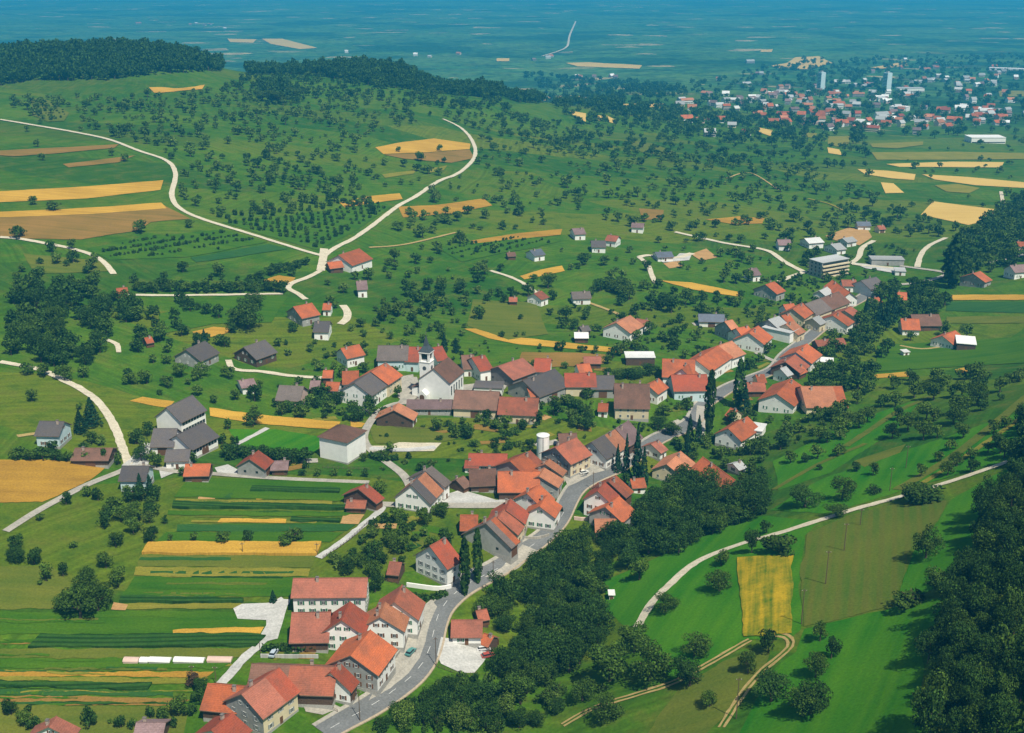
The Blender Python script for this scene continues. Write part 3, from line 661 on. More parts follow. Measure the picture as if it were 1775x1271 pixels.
def house(x1, y1, x2, y2, W, hr, he, rc, wc, label, kind='house', rc2=None, frac=.5, hip=False, win=None, chim=1, doors=1, gc=None, L=None, band=False, sh=None, balcony=0, dormer=0, cat=None, zoff=0.):
    global hn; hn += 1; R_ = random.Random(hn*77+5)
    mid = ground((x1+x2)/2, (y1+y2)/2+hr*2)[0]; zg = mid[2]
    for _ in range(4):
        a = at_z(x1, y1, zg+hr); b = at_z(x2, y2, zg+hr); c = (a+b)/2; zg = float(h(c[0], c[1]))+zoff
    if a[0] > b[0]: a, b = b, a
    d = b-a; Lr = math.hypot(d[0], d[1]); ang = math.atan2(d[1], d[0])
    if y1 < 725 and W >= 11 and x1 > 560 and not hip: W *= 1.13; Lr *= 1.08; he *= .97
    og = .6 if W > 7 else .35
    Lw = max(3., (L or Lr)-2*og)
    if hip: Lw = Lr+W*.55
    x, y = float(c[0]), float(c[1]); dep = project(x, y, zg)[2]
    root = empty(kind, (x, y, zg), ang)
    tag(root, label, cat or kind.replace('_', ' ').split()[-1].replace('farmhouse', 'house'))
    HOUSES.append((*project(x, y, zg)[:2], label))
    for k in range(-2, 3): AVOID.append((x+math.cos(ang)*Lw*k/4, y+math.sin(ang)*Lw*k/4, W*.52+.8))
    near = dep < 520; mid_ = dep < 1050
    body = gable_body(MB(), Lw, W, he, hr-.02, hip=hip)
    gme_ = WC[gc] if gc else WC[wc]
    body.m = [0 if i < 2 else 1 for i in range(len(body.f))]
    wall = body.build('wall', [WC[wc], gme_], root)
    if near and kind != 'shed':
        st = MB(); e = .04; st.box(-Lw/2-e, Lw/2+e, -W/2-e, W/2+e, -2.4, .55); st.build('foundation', STONE, root)
    hp = W/2+.2 if hip else 0.
    if rc2:
        xs = -Lw/2-og+(Lw+2*og)*frac
        r1 = roof_prism(Lw, W, he, hr, og=og, x1=xs, hip=0); r2 = roof_prism(Lw, W, he, hr, og=og, x0=xs, hip=0)
        m = MB(); m.v = r1.v+r2.v; m.f = r1.f+[tuple(len(r1.v)+i for i in f) for f in r2.f]; m.m = r1.m+[2 if i == 0 else 1 for i in r2.m]
        roof = m.build('roof', [RC[rc], SOFF, RC[rc2]], root)
    else:
        roof = roof_prism(Lw, W, he, hr, og=og, hip=hp).build('roof', [RC[rc], SOFF], root)
    if mid_ and hr-he > 1.2 and not hip:      # ridge tiles
        rm = MB(); rm.tube((-Lw/2-og, 0, hr+.30), (Lw/2+og, 0, hr+.30), .16, .16, 6); rm.build('ridge_tiles', [RC[rc]], roof)
    if chim and mid_:
        for k in range(chim):
            cx = Lw*(R_.choice((-.28, -.18, .2, .3)) if chim == 1 else (-.28, .25)[k % 2]); cy = R_.choice((-1, 1))*W*.09
            zt = hr+1.15; zb = hr-abs(cy)*(hr-he)/(W/2)-.4
            cm = MB(); cm.box(cx-.42, cx+.42, cy-.34, cy+.34, zb, zt, 0); cm.box(cx-.52, cx+.52, cy-.44, cy+.44, zt, zt+.14, 1); cm.build('chimney', [CHIM, CHT], roof)
    win = (0 if kind in ('barn', 'shed') else 1) if win is None else win
    shc = sh if sh is not None else R_.choice((0, 0, 1, 1, 2, -1)); 
    if win:
        nf = max(1, int((he-.6)/2.6)); sp = 2.9 if near else 3.6
        wh = 1.35; ww = 1.0
        for s, rz in ((-1, 0.), (1, math.pi)):
            n = max(1, int((Lw-1.5)/sp))
            for f in range(nf):
                for k in range(n):
                    if f == 0 and doors and k == n//2: continue
                    X = (k-(n-1)/2)*((Lw-1.2)/n); put_window(wall, X, s*(W/2), 1.75+f*2.65, rz, ww, wh, shc, near)
        for s, rz in ((1, math.pi/2), (-1, -math.pi/2)):
            n = max(1, int((W-1.5)/sp))
            for f in range(nf):
                for k in range(n):
                    Y = (k-(n-1)/2)*((W-1.2)/n); put_window(wall, s*(Lw/2), Y, 1.75+f*2.65, rz, ww, wh, shc, near)
            if not hip and hr-he > 2.6:
                zt = he+min(1.4, (hr-he)*.4)
                for Y in ((-1.3, 1.3) if W > 11 else (0,)): put_window(wall, s*(Lw/2), Y, zt, rz, .9, 1.1, -1 if not near else shc, near)
    if doors and mid_:
        for s in (-1, 1):
            if win: MB().box(-.55, .55, s*(W/2)-.05, s*(W/2)+.05, 0, 2.15).build('door', DOORM, wall)
            else:
                MB().box(-1.9, 1.9, s*(W/2)-.06, s*(W/2)+.06, 0, min(3.2, he-.3)).build('barn_door', DOORM, wall)
                if W > 9:
                    for Y in (-W*.22, W*.22): MB().box(s*(Lw/2)-.05, s*(Lw/2)+.05, Y-.5, Y+.5, he*.45, he*.45+.9).build('hatch', GLASS, wall)
    if band:       # strip windows of the school along the long walls
        for s in (-1, 1):
            for z0 in ([he-2.3] if he < 6 else [he-2.2, he-5.2]):
                bm_ = MB(); bm_.box(-Lw/2+.6, Lw/2-.6, s*W/2-.04, s*W/2+.04, z0, z0+1.5, 0)
                bm_.build('window', GLASS, wall)
                bm_ = MB(); q = int(Lw/1.8)
                for k in range(q+1):
                    X = -Lw/2+.6+(Lw-1.2)*k/q; bm_.box(X-.07, X+.07, s*W/2-.09, s*W/2+.09, z0-.05, z0+1.55, 0)
                bm_.build('window_mullions', FRAME, wall)
    if balcony:
        for s in (-1, 1):
            for k in range(balcony):
                z0 = 2.9+k*2.8; bm_ = MB(); bm_.box(-Lw*.48, Lw*.48, s*(W/2+.02), s*(W/2+1.4), z0, z0+.16); bm_.box(-Lw*.48, Lw*.48, s*(W/2+1.3), s*(W/2+1.4), z0+.16, z0+1.1); bm_.build('balcony', WC['white'], wall)
    if dormer:
        for k in range(dormer):
            X = (k-(dormer-1)/2)*3.6
            for s in (-1, 1):
                z0 = he+(hr-he)*.3; y0 = s*(W/2)*.7; dm = MB(); 
                ys = sorted((y0, s*W*.16)); dm.box(X-.8, X+.8, ys[0], ys[1], z0-.3, z0+1.25, 0); dm.box(X-1., X+1., ys[0]-.25, ys[1]+.25, z0+1.25, z0+1.42, 1)
                dm.box(X-.5, X+.5, y0-.03 if s < 0 else y0-.02, y0+.02 if s < 0 else y0+.03, z0+.15, z0+1.1, 2)
                dm.build('dormer', [WC[wc], RC[rc], GLASS], roof)
    return root

def flat_block(x1, y1, x2, y2, W, H, rc, wc, label, kind='house', floors=0, cat=None, slope=.25, open_=False):
    global hn; hn += 1
    zg = ground((x1+x2)/2, (y1+y2)/2+H*2)[0][2]
    for _ in range(4):
        a = at_z(x1, y1, zg+H); b = at_z(x2, y2, zg+H); c = (a+b)/2; zg = float(h(c[0], c[1]))
    if a[0] > b[0]: a, b = b, a
    d = b-a; L = math.hypot(d[0], d[1]); ang = math.atan2(d[1], d[0]); root = empty(kind, (float(c[0]), float(c[1]), zg), ang)
    tag(root, label, cat or kind.replace('_', ' ').split()[-1]); HOUSES.append((*project(c[0], c[1], zg)[:2], label))
    for k in range(-2, 3): AVOID.append((c[0]+math.cos(ang)*L*k/4, c[1]+math.sin(ang)*L*k/4, W*.6+2.5))
    wall = MB().box(-L/2+.4, L/2-.4, -W/2+.4, W/2-.4, -2.5, H-.35).build('wall', WC[wc], root)
    m = MB(); m.add([(-L/2, -W/2, H-slope), (L/2, -W/2, H-slope), (L/2, W/2, H), (-L/2, W/2, H), (-L/2, -W/2, H-slope-.3), (L/2, -W/2, H-slope-.3), (L/2, W/2, H-.3), (-L/2, W/2, H-.3)],
        [(0, 1, 2, 3), (4, 7, 6, 5), (0, 4, 5, 1), (1, 5, 6, 2), (2, 6, 7, 3), (3, 7, 4, 0)]); m.build('roof', RC[rc], root)
    for f in range(floors):
        z0 = .8+f*(H-.8)/floors
        for s in (-1, 1):
            if s < 0 or floors > 1:
                q = MB().box(-L/2+1, L/2-1, s*(W/2-.4)-.05, s*(W/2-.4)+.05, z0, z0+1.3); q.build('window', GLASS, wall)
                if floors > 1: q = MB().box(-L/2+.2, L/2-.2, min(s*(W/2-.35), s*(W/2+.9)), max(s*(W/2-.35), s*(W/2+.9)), z0-.9, z0-.05); q.build('balcony', WC['cream'], wall)
        q = MB()
        for k in (-1, 0, 1):
            for s in (-1, 1): q.box(s*(L/2-.4)-.05, s*(L/2-.4)+.05, k*W*.28-.6, k*W*.28+.6, z0, z0+1.3)
        q.build('window', GLASS, wall)
    MB().box(-.6, .6, -W/2+.33, -W/2+.43, 0, min(2.2, H-.8)).build('door', DOORM, wall)
    return root

H_ = house
# ---- lower end of the village, by the bend of the main street
H_(418,1205,484,1158.5, 13,10.5,6,'pink','cream','long farmhouse with salmon tiled roof and grey gable where the street leaves the picture','farmhouse', gc='grey', chim=1, rc2='red', frac=.62)
H_(360,1186.5,424,1193, 11,7,3.5,'orange','timber','bright orange tiled barn tucked behind the salmon roofed farmhouse','barn')
H_(403,1237,366,1268, 11,8,5,'red','white','red roofed house cut off by the lower edge beside the salmon roofed farmhouse')
H_(98,1243,84,1262, 11,7,4,'pink','white','pale pink roof peak alone in the lower corner of the strip fields')
H_(236,1254,288,1254, 8,5,3,'mauve','timber','low mauve shed roof at the lower edge beneath the young trees','shed')
H_(436,1152,586,1157, 13,8,4,'brown','timber','long low russet barn joining two gabled houses above the farmhouse','barn', rc2='rust', frac=.45)
H_(572.6,1168,588,1149, 10.5,9,4.5,'red','timber','narrow house whose white gable triangle sits over a dark timber front', gc='white', win=1)
H_(607,1138,642.4,1093.3, 15,10.5,6,'orange','white','broad bright orange roofed house with plain grey gable at the street forecourt', gc='grey')
H_(658.4,1071.5,668,1045, 13,10.5,6.3,'peach','white','white gabled house with faded salmon roof just above the bright orange roof', chim=2)
H_(683.6,1046,697,1015.5, 13,11,6,'rust','white','rust roofed house highest of the cluster at the street bend', gc='white')
H_(592,1077,607,1044, 11.5,10.5,6.2,'red','white','white house with tall windows between the barn and the salmon roof', sh=0, gc='white')
H_(508,1004,638,1003, 10.5,9.6,6.6,'pink','white','long white two storey block with pale pink roof facing the strip fields','apartment_block', cat='building', sh=0, chim=1)
H_(505.5,1063.6,574,1062.5, 14,8.5,3.6,'pink','timber','wide pink tiled barn in front of the long white block','barn')
H_(782,1076,837,1076, 9,5.6,3,'pink','white','low garage building with faded roof beside its pale forecourt', chim=0)
H_(842,1100,853,1104, 5,4,2.4,'orange','timber','small orange roofed lean-to shed at the end of the garage','shed')
H_(826,1060,842,1057, 5,4,2.4,'rust','timber','rusty shed roof among the creek trees behind the garage','shed')
H_(744.6,948.3,772,933, 13.5,12,6.6,'red','white','tall white gabled house with tomato red roof by the twin cypresses', chim=1, sh=2)
H_(675,975,697,977, 7,5,3,'pink','timber','little salmon roofed garden shed in the orchard near the tall white house','shed')
H_(842,908.5,858,896.5, 19,11,4.5,'barngrey','grey','massive grey brown barn rising behind the twin cypresses','barn', rc2='orange', frac=.5)
H_(862,899,874,884, 14,10,5,'rust','cream','rust brown roofed house joined to the massive barn', win=1)
H_(877,886,885,866, 12.5,10,5.5,'red','cream','deep red roof at the upper end of the joined row by the barn')
H_(797.5,894,829,894, 9.5,6.2,3.2,'orange','timber','square orange roofed barn behind the massive grey brown barn','barn')
H_(712.7,842,736.5,819, 13.5,10.5,4.6,'grey','white','white gabled farmhouse whose roof is half grey and half salmon','farmhouse', rc2='peach', frac=.45)
H_(737,818,749,809, 15,10.5,6,'barngrey','white','taller grey roof backing the half salmon farmhouse', win=1)
H_(812,787,880,788, 9,6,3.4,'red','white','low red roofed workshop beside the kitchen gardens', rc2='red')
H_(806,799,832,800, 6,3.8,2.4,'red','white','small red annex roof in front of the low workshop','shed', win=1)
H_(812,816,860,814, 12,6.4,3,'brown','timber','dark brown barn with sagging roofs beside the workshop','barn')
H_(790,833,804,826, 7,4.5,2.4,'brown','timber','tiny dark brown shed beside the brown barn','shed')
H_(862.5,818.4,936,818.4, 14,8.5,3.8,'orange','timber','large orange red barn roof with deep shade under its eaves','barn')
H_(884,801,920,782.5, 15,9,5,'orange','grey','orange roofed barn next to the white silo','barn', rc2='rust', frac=.7)
H_(962,777,1000,760, 15,10.5,6,'rust','cream','big cream farmhouse with brownish red roof above the street','farmhouse', gc='grey', chim=2)
H_(967,753,1000,752, 8,6,3.5,'brown','timber','brown roofed shed right behind the big cream farmhouse','shed')
H_(1025,768,1066,745, 13.5,10,5,'grey','white','house with roof split grey and pale peach by the tall conifers', rc2='peach', frac=.55)
H_(1067,744,1090,730, 13,10.5,5,'mauve','timber','mauve grey roofed barn touching the conifers','barn')
H_(945,806,953,797, 13,8,4.5,'peach','cream','short house with pale salmon slope between silo and street')
H_(934,827,944,812, 14,8,4.5,'peach','grey','house with yellowish peach roof stepping down towards the street', win=1)
H_(913,857,936,841, 12,9.5,5.6,'orange','white','white gabled house with bright orange roof on the inside of the street curve', chim=1)
H_(935,879.5,948,859, 10.5,9,5.6,'orange','white','small white gabled house standing in front of the curve with hedge', chim=1)
H_(1035.6,853,1049,837, 10.5,11,7,'red','white','tall white gabled house with three windows across the street curve', chim=1, sh=1)
H_(1048.8,880.5,1073,860.6, 13,9,5,'orange','grey','bright orange roof with grey gable below the three window house')
H_(1054,836,1068,825, 14,9.5,5,'rust','timber','rust roofed barn with orange edge behind the three window house','barn', rc2='orange', frac=.5)
H_(1030,901,1069,901, 9,5.5,3,'peach','cream','low house with pale peach roof at the edge of the creek wood', chim=0)
H_(1092,832,1117,830, 6,4.5,2.6,'orange','white','small orange shed peeping out of the trees across the street','shed', win=1)
H_(1128,771,1141,764, 9,6,3.5,'pink','white','small salmon roofed house between tall conifers')
H_(1155,806,1180,783, 12,7.5,4,'peach','cream','salmon roofed house half hidden by trees below the conifers')
H_(1218,793,1275,834, 10,7.5,3.5,'orange','timber','long orange roof slanting down into the creek wood','barn')
H_(1262,744,1296,723, 12,8.5,4.6,'orange','white','white chalet with orange roof at the meadow edge', chim=1)
flat_block(1300,737,1326,741, 9,4.2,'white','white','bright white flat roofed annex at the meadow edge chalet')
H_(1266,708,1279,713, 6,5,2.8,'orange','cream','tiny orange and cream roof behind the meadow edge chalet','shed')
H_(1270,805,1285,800, 6,4,2.6,'pale','white','small pale roofed summer house in the trees near the slanting orange roof','summer_house')
# ---- middle of the village round the church
H_(615,664,643,646, 14,10.5,6,'grey','white','white gabled farmhouse end with dark grey roof near the church','farmhouse', rc2='grey', chim=0)
H_(644,645,668,630, 14.5,10.6,6,'orange','cream','orange roofed half of the long farmhouse near the church', chim=1)
H_(594,645,621,644, 11,7.5,4,'orange','white','orange roofed house behind the white gabled farmhouse end')
H_(566,663,590,664, 8,5.2,3,'orange','white','low orange annex in front of the trees beside the farmhouse','shed', win=1)
H_(560,643,578,643, 7,5,3,'orange','timber','small orange barn roof deepest in the trees west of the church','barn')
H_(538,661,556,661, 8,5,3,'mauve','timber','dull mauve shed among trees beside the brown barn','shed')
H_(590,605,623,598, 10.5,8,4.6,'orange','white','orange roofed house on the upper village edge, apart from its neighbours')
H_(657,600,707,600, 14,9.5,5.2,'barngrey','teal','wide grey brown roofed house with pale blue wall behind the church','farmhouse')
H_(708,602,731,603, 14,9.5,5.2,'red','teal','red roofed house directly behind the church tower')
H_(747,604,766,601, 12.5,9.5,5.5,'red','white','red roofed house with white gable past the church spire', chim=1)
H_(800,617,821,616, 13,8,4,'brown','white','brown roofed house beyond the church nave')
H_(818,621,840,617, 14,9.5,5.5,'red','white','white gabled house with crimson roof beyond the church nave', chim=1)
H_(865,636,905,622, 16,8.5,4.5,'pink','dgrey','open fronted barn with pinkish brown roof and dark gable','barn')
H_(928,622,955,623, 14,8.5,5,'red','white','red roofed house with white gable beside the open fronted barn')
flat_block(822,665,873,667, 9,4.2,'grey','white','flat greenish grey roofed hall beside the church nave','hall', floors=1)
H_(791.5,677,863.5,680, 14,9.5,4.5,'brown','cream','long brown roofed barn with pale gable just below the church','barn', win=0)
H_(868,689,932,691.6, 13.5,9,4.5,'rust','cream','dusty red roofed farmhouse next to the long brown barn','farmhouse', win=1)
H_(705,694,785,694, 9,5.2,3,'mauve','grey','long low grey roofed outbuilding in front of the church','outbuilding', cat='outbuilding', chim=2)
H_(683,712,691,700, 14,7.5,3.6,'peach','white','shed with salmon roof, dark timber gable and white base beside the lane','shed', gc='timber')
H_(908,660,960,641, 17,9.5,4.5,'grey','grey','huge dark grey barn roof in the middle of the village','barn')
H_(913,673,930,671, 9,6.5,4,'orange','white','little orange roof against the huge dark grey barn','shed')
H_(980,648,1031,648, 13,8.5,5,'red','cream','red roofed farmhouse in front of the ochre field','farmhouse')
H_(1024,652,1063,652, 13,8,4.5,'grey','grey','dark grey roofed barn joined to the red farmhouse','barn')
H_(999,633,1022,631, 8.5,6.5,4,'orange','white','small orange roofed house behind the red farmhouse', chim=0)
H_(1011,619,1042,619, 7,5,3,'pink','timber','pink roofed field shed on the ochre field','shed')
H_(1066.4,666,1124,667, 15,13.5,6,'brown','cream','biggest farmhouse of the village, with steep brown roof and cream gable','farmhouse', chim=2, gc='cream')
H_(1037,700,1055,701, 6.5,5,3,'orange','white','tiny orange roofed shed at the foot of the biggest farmhouse','shed', win=1)
H_(1123,669,1142,657, 9.5,8,5,'orange','white','salmon roofed house attached behind the biggest farmhouse')
flat_block(1083,614,1135,614, 9,4.6,'white','timber','white flat roofed shed open to the garden trees','shed')
H_(995,577,1020,577, 7,4.5,2.8,'white','timber','small white roofed field shed with brown walls','shed')
H_(1069,560,1092,548, 14,9,5,'peach','white','white chalet with wide peach roof above the ochre field', chim=1)
H_(1103,553,1125,557, 8,5,3,'pink','white','pink roofed shed beside the peach roofed chalet','shed', win=1)
H_(1150,623,1203,625, 18,10.5,5.5,'orange','white','great orange roofed farmhouse by the two poplars, back part')
H_(1165,651,1223,650, 14,9.5,5,'red','teal','great red roofed farmhouse front with pale blue wall by the poplars','farmhouse')
H_(1182,641,1194,632, 10,9.8,6,'orange','white','white triangular gable poking through the great orange roof')
# ---- along the upper street
H_(1207,624,1243,601, 14,9.5,5.5,'orange','white','first of two joined orange roofs along the upper street, the lower one')
H_(1246,600,1268,592, 15,9.5,5.2,'peach','white','second of two joined orange roofs along the upper street, weathered')
H_(1210,545,1256,546, 9,6,3.4,'slate','white','long dark slate roof at the outer edge of the upper street','shed')
H_(1256,558,1269,555, 13,9.5,5,'peach','grey','peach roofed house with tall grey gable beside the slate roof')
H_(1299,578,1314,566, 14,9.5,5,'orange','white','orange roofed chalet with pale blue shaded gable', chim=1)
H_(1276,570,1296,566, 11,8.5,5,'orange','white','orange wing behind the chalet with the shaded gable')
H_(1332,555,1350,549, 14,9,5,'pale','grey','pale grey roofed workshop in the upper street','workshop', cat='workshop', win=1)
flat_block(1345,572,1362,563, 17,6,'pale','white','white roofed building sloping to the upper street')
H_(1354,548,1368,545, 9,7,4,'orange','cream','small orange roof above the pale workshop')
H_(1362,563,1375,557, 13,8.5,4.5,'peach','cream','peach roofed house with chequered tiles facing the upper street')
H_(1374,536,1390,526, 12.5,9,5,'orange','cream','orange roofed house with steep slope beside the patched barn')
H_(1357,529,1376,527, 9,7.5,4.5,'orange','white','orange cross wing in front of the patched barn')
H_(1397,527,1452,507, 14,9,4.5,'barngrey','cream','long barn with an orange stripe across its grey brown roof','barn', rc2='brown', frac=.45)
H_(1408,553,1420,548, 9,7,4.5,'pale','cream','cream house at the upper street crossing')
H_(1444,548,1455,541, 15,9,5,'orange','white','orange roofed house with whitish green gable at the tree edge', chim=1)
H_(1464,539,1474,532, 12,8,5,'rust','cream','rust roofed house wedged against the dark trees')
H_(1412,591,1462,587, 6.5,4.6,2.8,'rust','timber','low rust red shed along the orchard trees','shed')
H_(1380,611,1398,597, 14,9,5,'orange','white','bright orange roofed house on the creek side of the upper street', chim=1)
H_(1362,628,1378,616, 13,8,4,'rust','timber','brown barn next to the bright orange house on the creek side','barn')
H_(1376,640,1390,634, 6,5,3,'orange','timber','tiny orange shed below the brown creek side barn','shed')
flat_block(1422,622,1445,624, 7,3.6,'white','white','narrow white roofed shed behind the bright orange house','shed')
H_(1352,640,1363,636, 8,6.5,4,'pale','white','small white house at the lower street crossing')
H_(1309,651,1325,650, 7,5.5,3.2,'orange','cream','small orange roof between the poplar and the crossing','shed')
H_(1293,664,1326,664, 8,5.5,3,'rust','timber','brown red shed between the poplar and the crossing','shed')
H_(1347,683,1371,658, 14,9,5,'orange','white','white gabled house with orange roof joined to the wide peach barn', chim=1)
H_(1390,671,1457,671, 21,8.5,3.4,'peach','cream','wide peach roofed barn at the meadow edge','barn', rc2='orange', frac=.78)
H_(1327,494,1342,489, 14,8.5,4.6,'orange','grey','grey gabled house with vivid orange roof below the apartment block', chim=1)
H_(1297,467,1312,465, 9.5,7,4,'mauve','white','small white house with dull roof alone in the green above the grain strip')
flat_block(1414,452,1461,444, 12,10.5,'pale','grey','four storey flat roofed apartment block with white balcony bands','apartment_block', floors=4, cat='building')
H_(1443,486,1474,508, 9.5,8,4.5,'orange','white','long narrow orange roof running down to the patched barn')
H_(1458,486,1484,486, 7.5,6.5,4,'rust','white','low rust roof between the narrow orange roof and the slate roof')
H_(1493,487,1518,481, 14,8.5,4.5,'grey','teal','dark grey roofed farmhouse with blue gable at the top of the street','farmhouse')
H_(1420,505,1434,498, 8,6,3.5,'pale','white','little white house next to the narrow orange roof')
H_(1552,507,1572,508, 9,7,4,'orange','white','orange roofed house in the dark trees at the top of the street')
H_(1515,518,1523,516, 6,6,4,'orange','cream','cream and orange hut in the conifers at the top of the street','shed')
H_(1562,553,1592,554, 11,7.5,3.6,'orange','white','orange roofed farmhouse on the flat land beyond the creek','farmhouse')
H_(1580,546,1626,546, 12,7.5,3.6,'brown','timber','brown roofed barn joined to the farmhouse beyond the creek','barn')
H_(1634,583,1655,574, 11,6.5,3.4,'orange','white','orange half of the farm standing alone in the green fields')
flat_block(1657,587,1692,590, 14,4.4,'white','timber','white sheet roofed barn of the farm standing alone in the green fields','barn')
flat_block(1563,608,1575,607, 4,2.6,'white','white','tiny white hut in the meadow beyond the creek','hut')
flat_block(1054,1026,1066,1026, 3,2.3,'white','white','tiny white hut on the meadow beside the creek wood','hut')
H_(1687,475,1699,471, 14,8,4.4,'orange','grey','orange roofed chalet with wide grey gable by the knoll wood')
H_(1750,461,1775,459, 10,7.5,4.5,'mauve','white','white house at the very edge near the knoll wood')
H_(1762,420,1775,420, 8,6,4,'orange','cream','orange roofed house half lost in the knoll wood')
flat_block(1508,446,1566,447, 10,4.6,'pale','grey','long pale flat roofed factory hall by the gravel roads','factory_hall', cat='hall')
flat_block(1550,466,1570,467, 10,3.2,'pale','white','low pale roof beside the long factory hall','shed')
H_(1395,414,1420,412, 11,6,4,'white','white','white roofed bungalow nearer the bare soil, among new houses')
H_(1440,424,1456,422, 12,6,3.5,'pale','white','pale tent shaped roof by the bare soil')
H_(1347,416,1370,416, 10,6.5,4,'mauve','white','mauve roofed new house at the end of the gravel lane')
H_(1460,414,1478,411, 9,5.5,3.5,'pale','white','small pale bungalow right at the bare soil')
H_(1484,385,1508,385, 9,5.5,3.4,'slate','white','slate roofed bungalow above the bare soil')
H_(1520,392,1532,391, 6,5,3,'rust','cream','small russet shed next to the slate bungalow','shed')
# ---- hamlet of new houses above the ochre field
H_(992,397,1011,396, 11,6.5,4,'mauve','white','white walled bungalow at the end of the brown field strip')
H_(1053,408,1073,410, 10,6.5,4,'rust','white','rust roofed cottage with white gable among new bungalows')
H_(1095,387,1117,388, 9,6,4,'mauve','white','long white bungalow highest of the new houses')
H_(1025,418,1049,418, 11,6.5,4,'grey','white','grey roofed house with large white front among new bungalows')
H_(918,435,938,432, 10,6,3.6,'slate','white','slate roofed house with white gable beside the vineyard rows')
H_(878,439,893,438, 5,4,2.5,'brown','timber','brown hut beside the vineyard rows','shed')
H_(925,510,939,505, 10,6.5,4,'rust','white','white cottage with rust roof where the field path ends')
H_(990,507,1023,506, 10,6,3.6,'barngrey','white','beige roofed bungalow beside the white cottage')
H_(882,516,897,516, 5,4,2.5,'rust','timber','little rust red hut in the meadow beside the white cottage','shed')
H_(1136,438,1163,437, 11,4.8,3,'slate','white','flat looking slate bungalow on a levelled building plot')
H_(1004,567,1020,565, 6,4,2.6,'grey','timber','dark little hut behind the white roofed field shed','shed')
# ---- hillside farms
H_(588,443,622,432, 17,9,4.2,'orange','white','large orange roofed farm by the fork of the gravel roads','farmhouse')
H_(567,456,592,453, 8,5.5,3,'orange','timber','low orange outbuilding of the farm by the gravel fork','shed')
H_(617,488,636,487, 10,8,4.6,'mauve','white','white house with brownish roof below the gravel fork')
H_(508,533,541,526, 15,8.5,4.2,'orange','grey','farmhouse with wide orange roof beside the great lone tree','farmhouse')
H_(560,527,575,527, 7,5.5,3.4,'orange','white','small orange cottage at the curled drive')
H_(545,558,573,558, 12,7.5,4.2,'grey','white','white gabled house with grey roof below the curled drive')
H_(322,607,356,592, 15,8,3.6,'grey','grey','grey hipped looking house beside the wood')
H_(422,603,460,590, 15,8,3.6,'grey','timber','dark grey roofed chalet with its own looping drive')
H_(413,661,440,657, 10,4.6,3,'mauve','white','low bungalow with mauve roof in the green')
H_(484,669,527,671, 13,8,4,'barngrey','pink','brown barn with pinkish wall beside the orchard','barn')
H_(201,501,221,499, 6,4.5,2.6,'orange','timber','small orange hut where the field track bends','shed')
H_(251,587,262,585, 5,4,2.4,'orange','timber','tiny orange roof inside the wood','shed')
# ---- school, block and houses on the western side
H_(288,707.6,334,686, 13,12,7,'grey','white','upper school building with white gable and two window bands','school_building', cat='school', band=True, win=0, chim=0, doors=0)
H_(305,756,353.5,732.5, 14,9,4.6,'grey','white','lower school hall with broad grey roof','school_building', cat='school', band=True, win=0, chim=0)
H_(266,744,308,744, 13,8.5,4,'grey','white','grey roofed cross wing of the school','school_building', cat='school', win=0, chim=0)
H_(288,781,331,780, 9,6,3.6,'grey','white','small low front wing of the school','school_building', cat='school', chim=0)
H_(211.5,809,259,809, 10.5,8,5,'grey','teal','white house with grey roof at the lane fork below the school', chim=1)
H_(68.5,731,112,732, 11,8.5,5.2,'grey','teal','white house with grey roof standing alone above the grain field', chim=1)
H_(321,806,366,805, 9,5.4,3,'orange','timber','orange roofed barn by the pale turning place','barn')
H_(130,778,196,778, 11,5,2.8,'brown','timber','long low brown roofed barn above the grain field','barn')
H_(585,742,600,733, 13,13,9.6,'brown','white','tall white cube shaped house with brown hipped roof', hip=True, win=0, chim=0, doors=0)
H_(432,797,448.5,782, 11,7.5,4,'red','grey','grey green barn with red roof by the dark hedge','barn')
H_(470,801,501,800, 8,4,2.5,'mauve','timber','mauve roofed open shed beside the dark hedge','shed')
H_(621,849,636,839, 14,7.5,3.6,'red','timber','timber barn with red roof where the lanes meet','barn')
H_(601,868,636,869, 6,3.6,2.4,'rust','timber','red lean-to shed in front of the timber barn','shed')

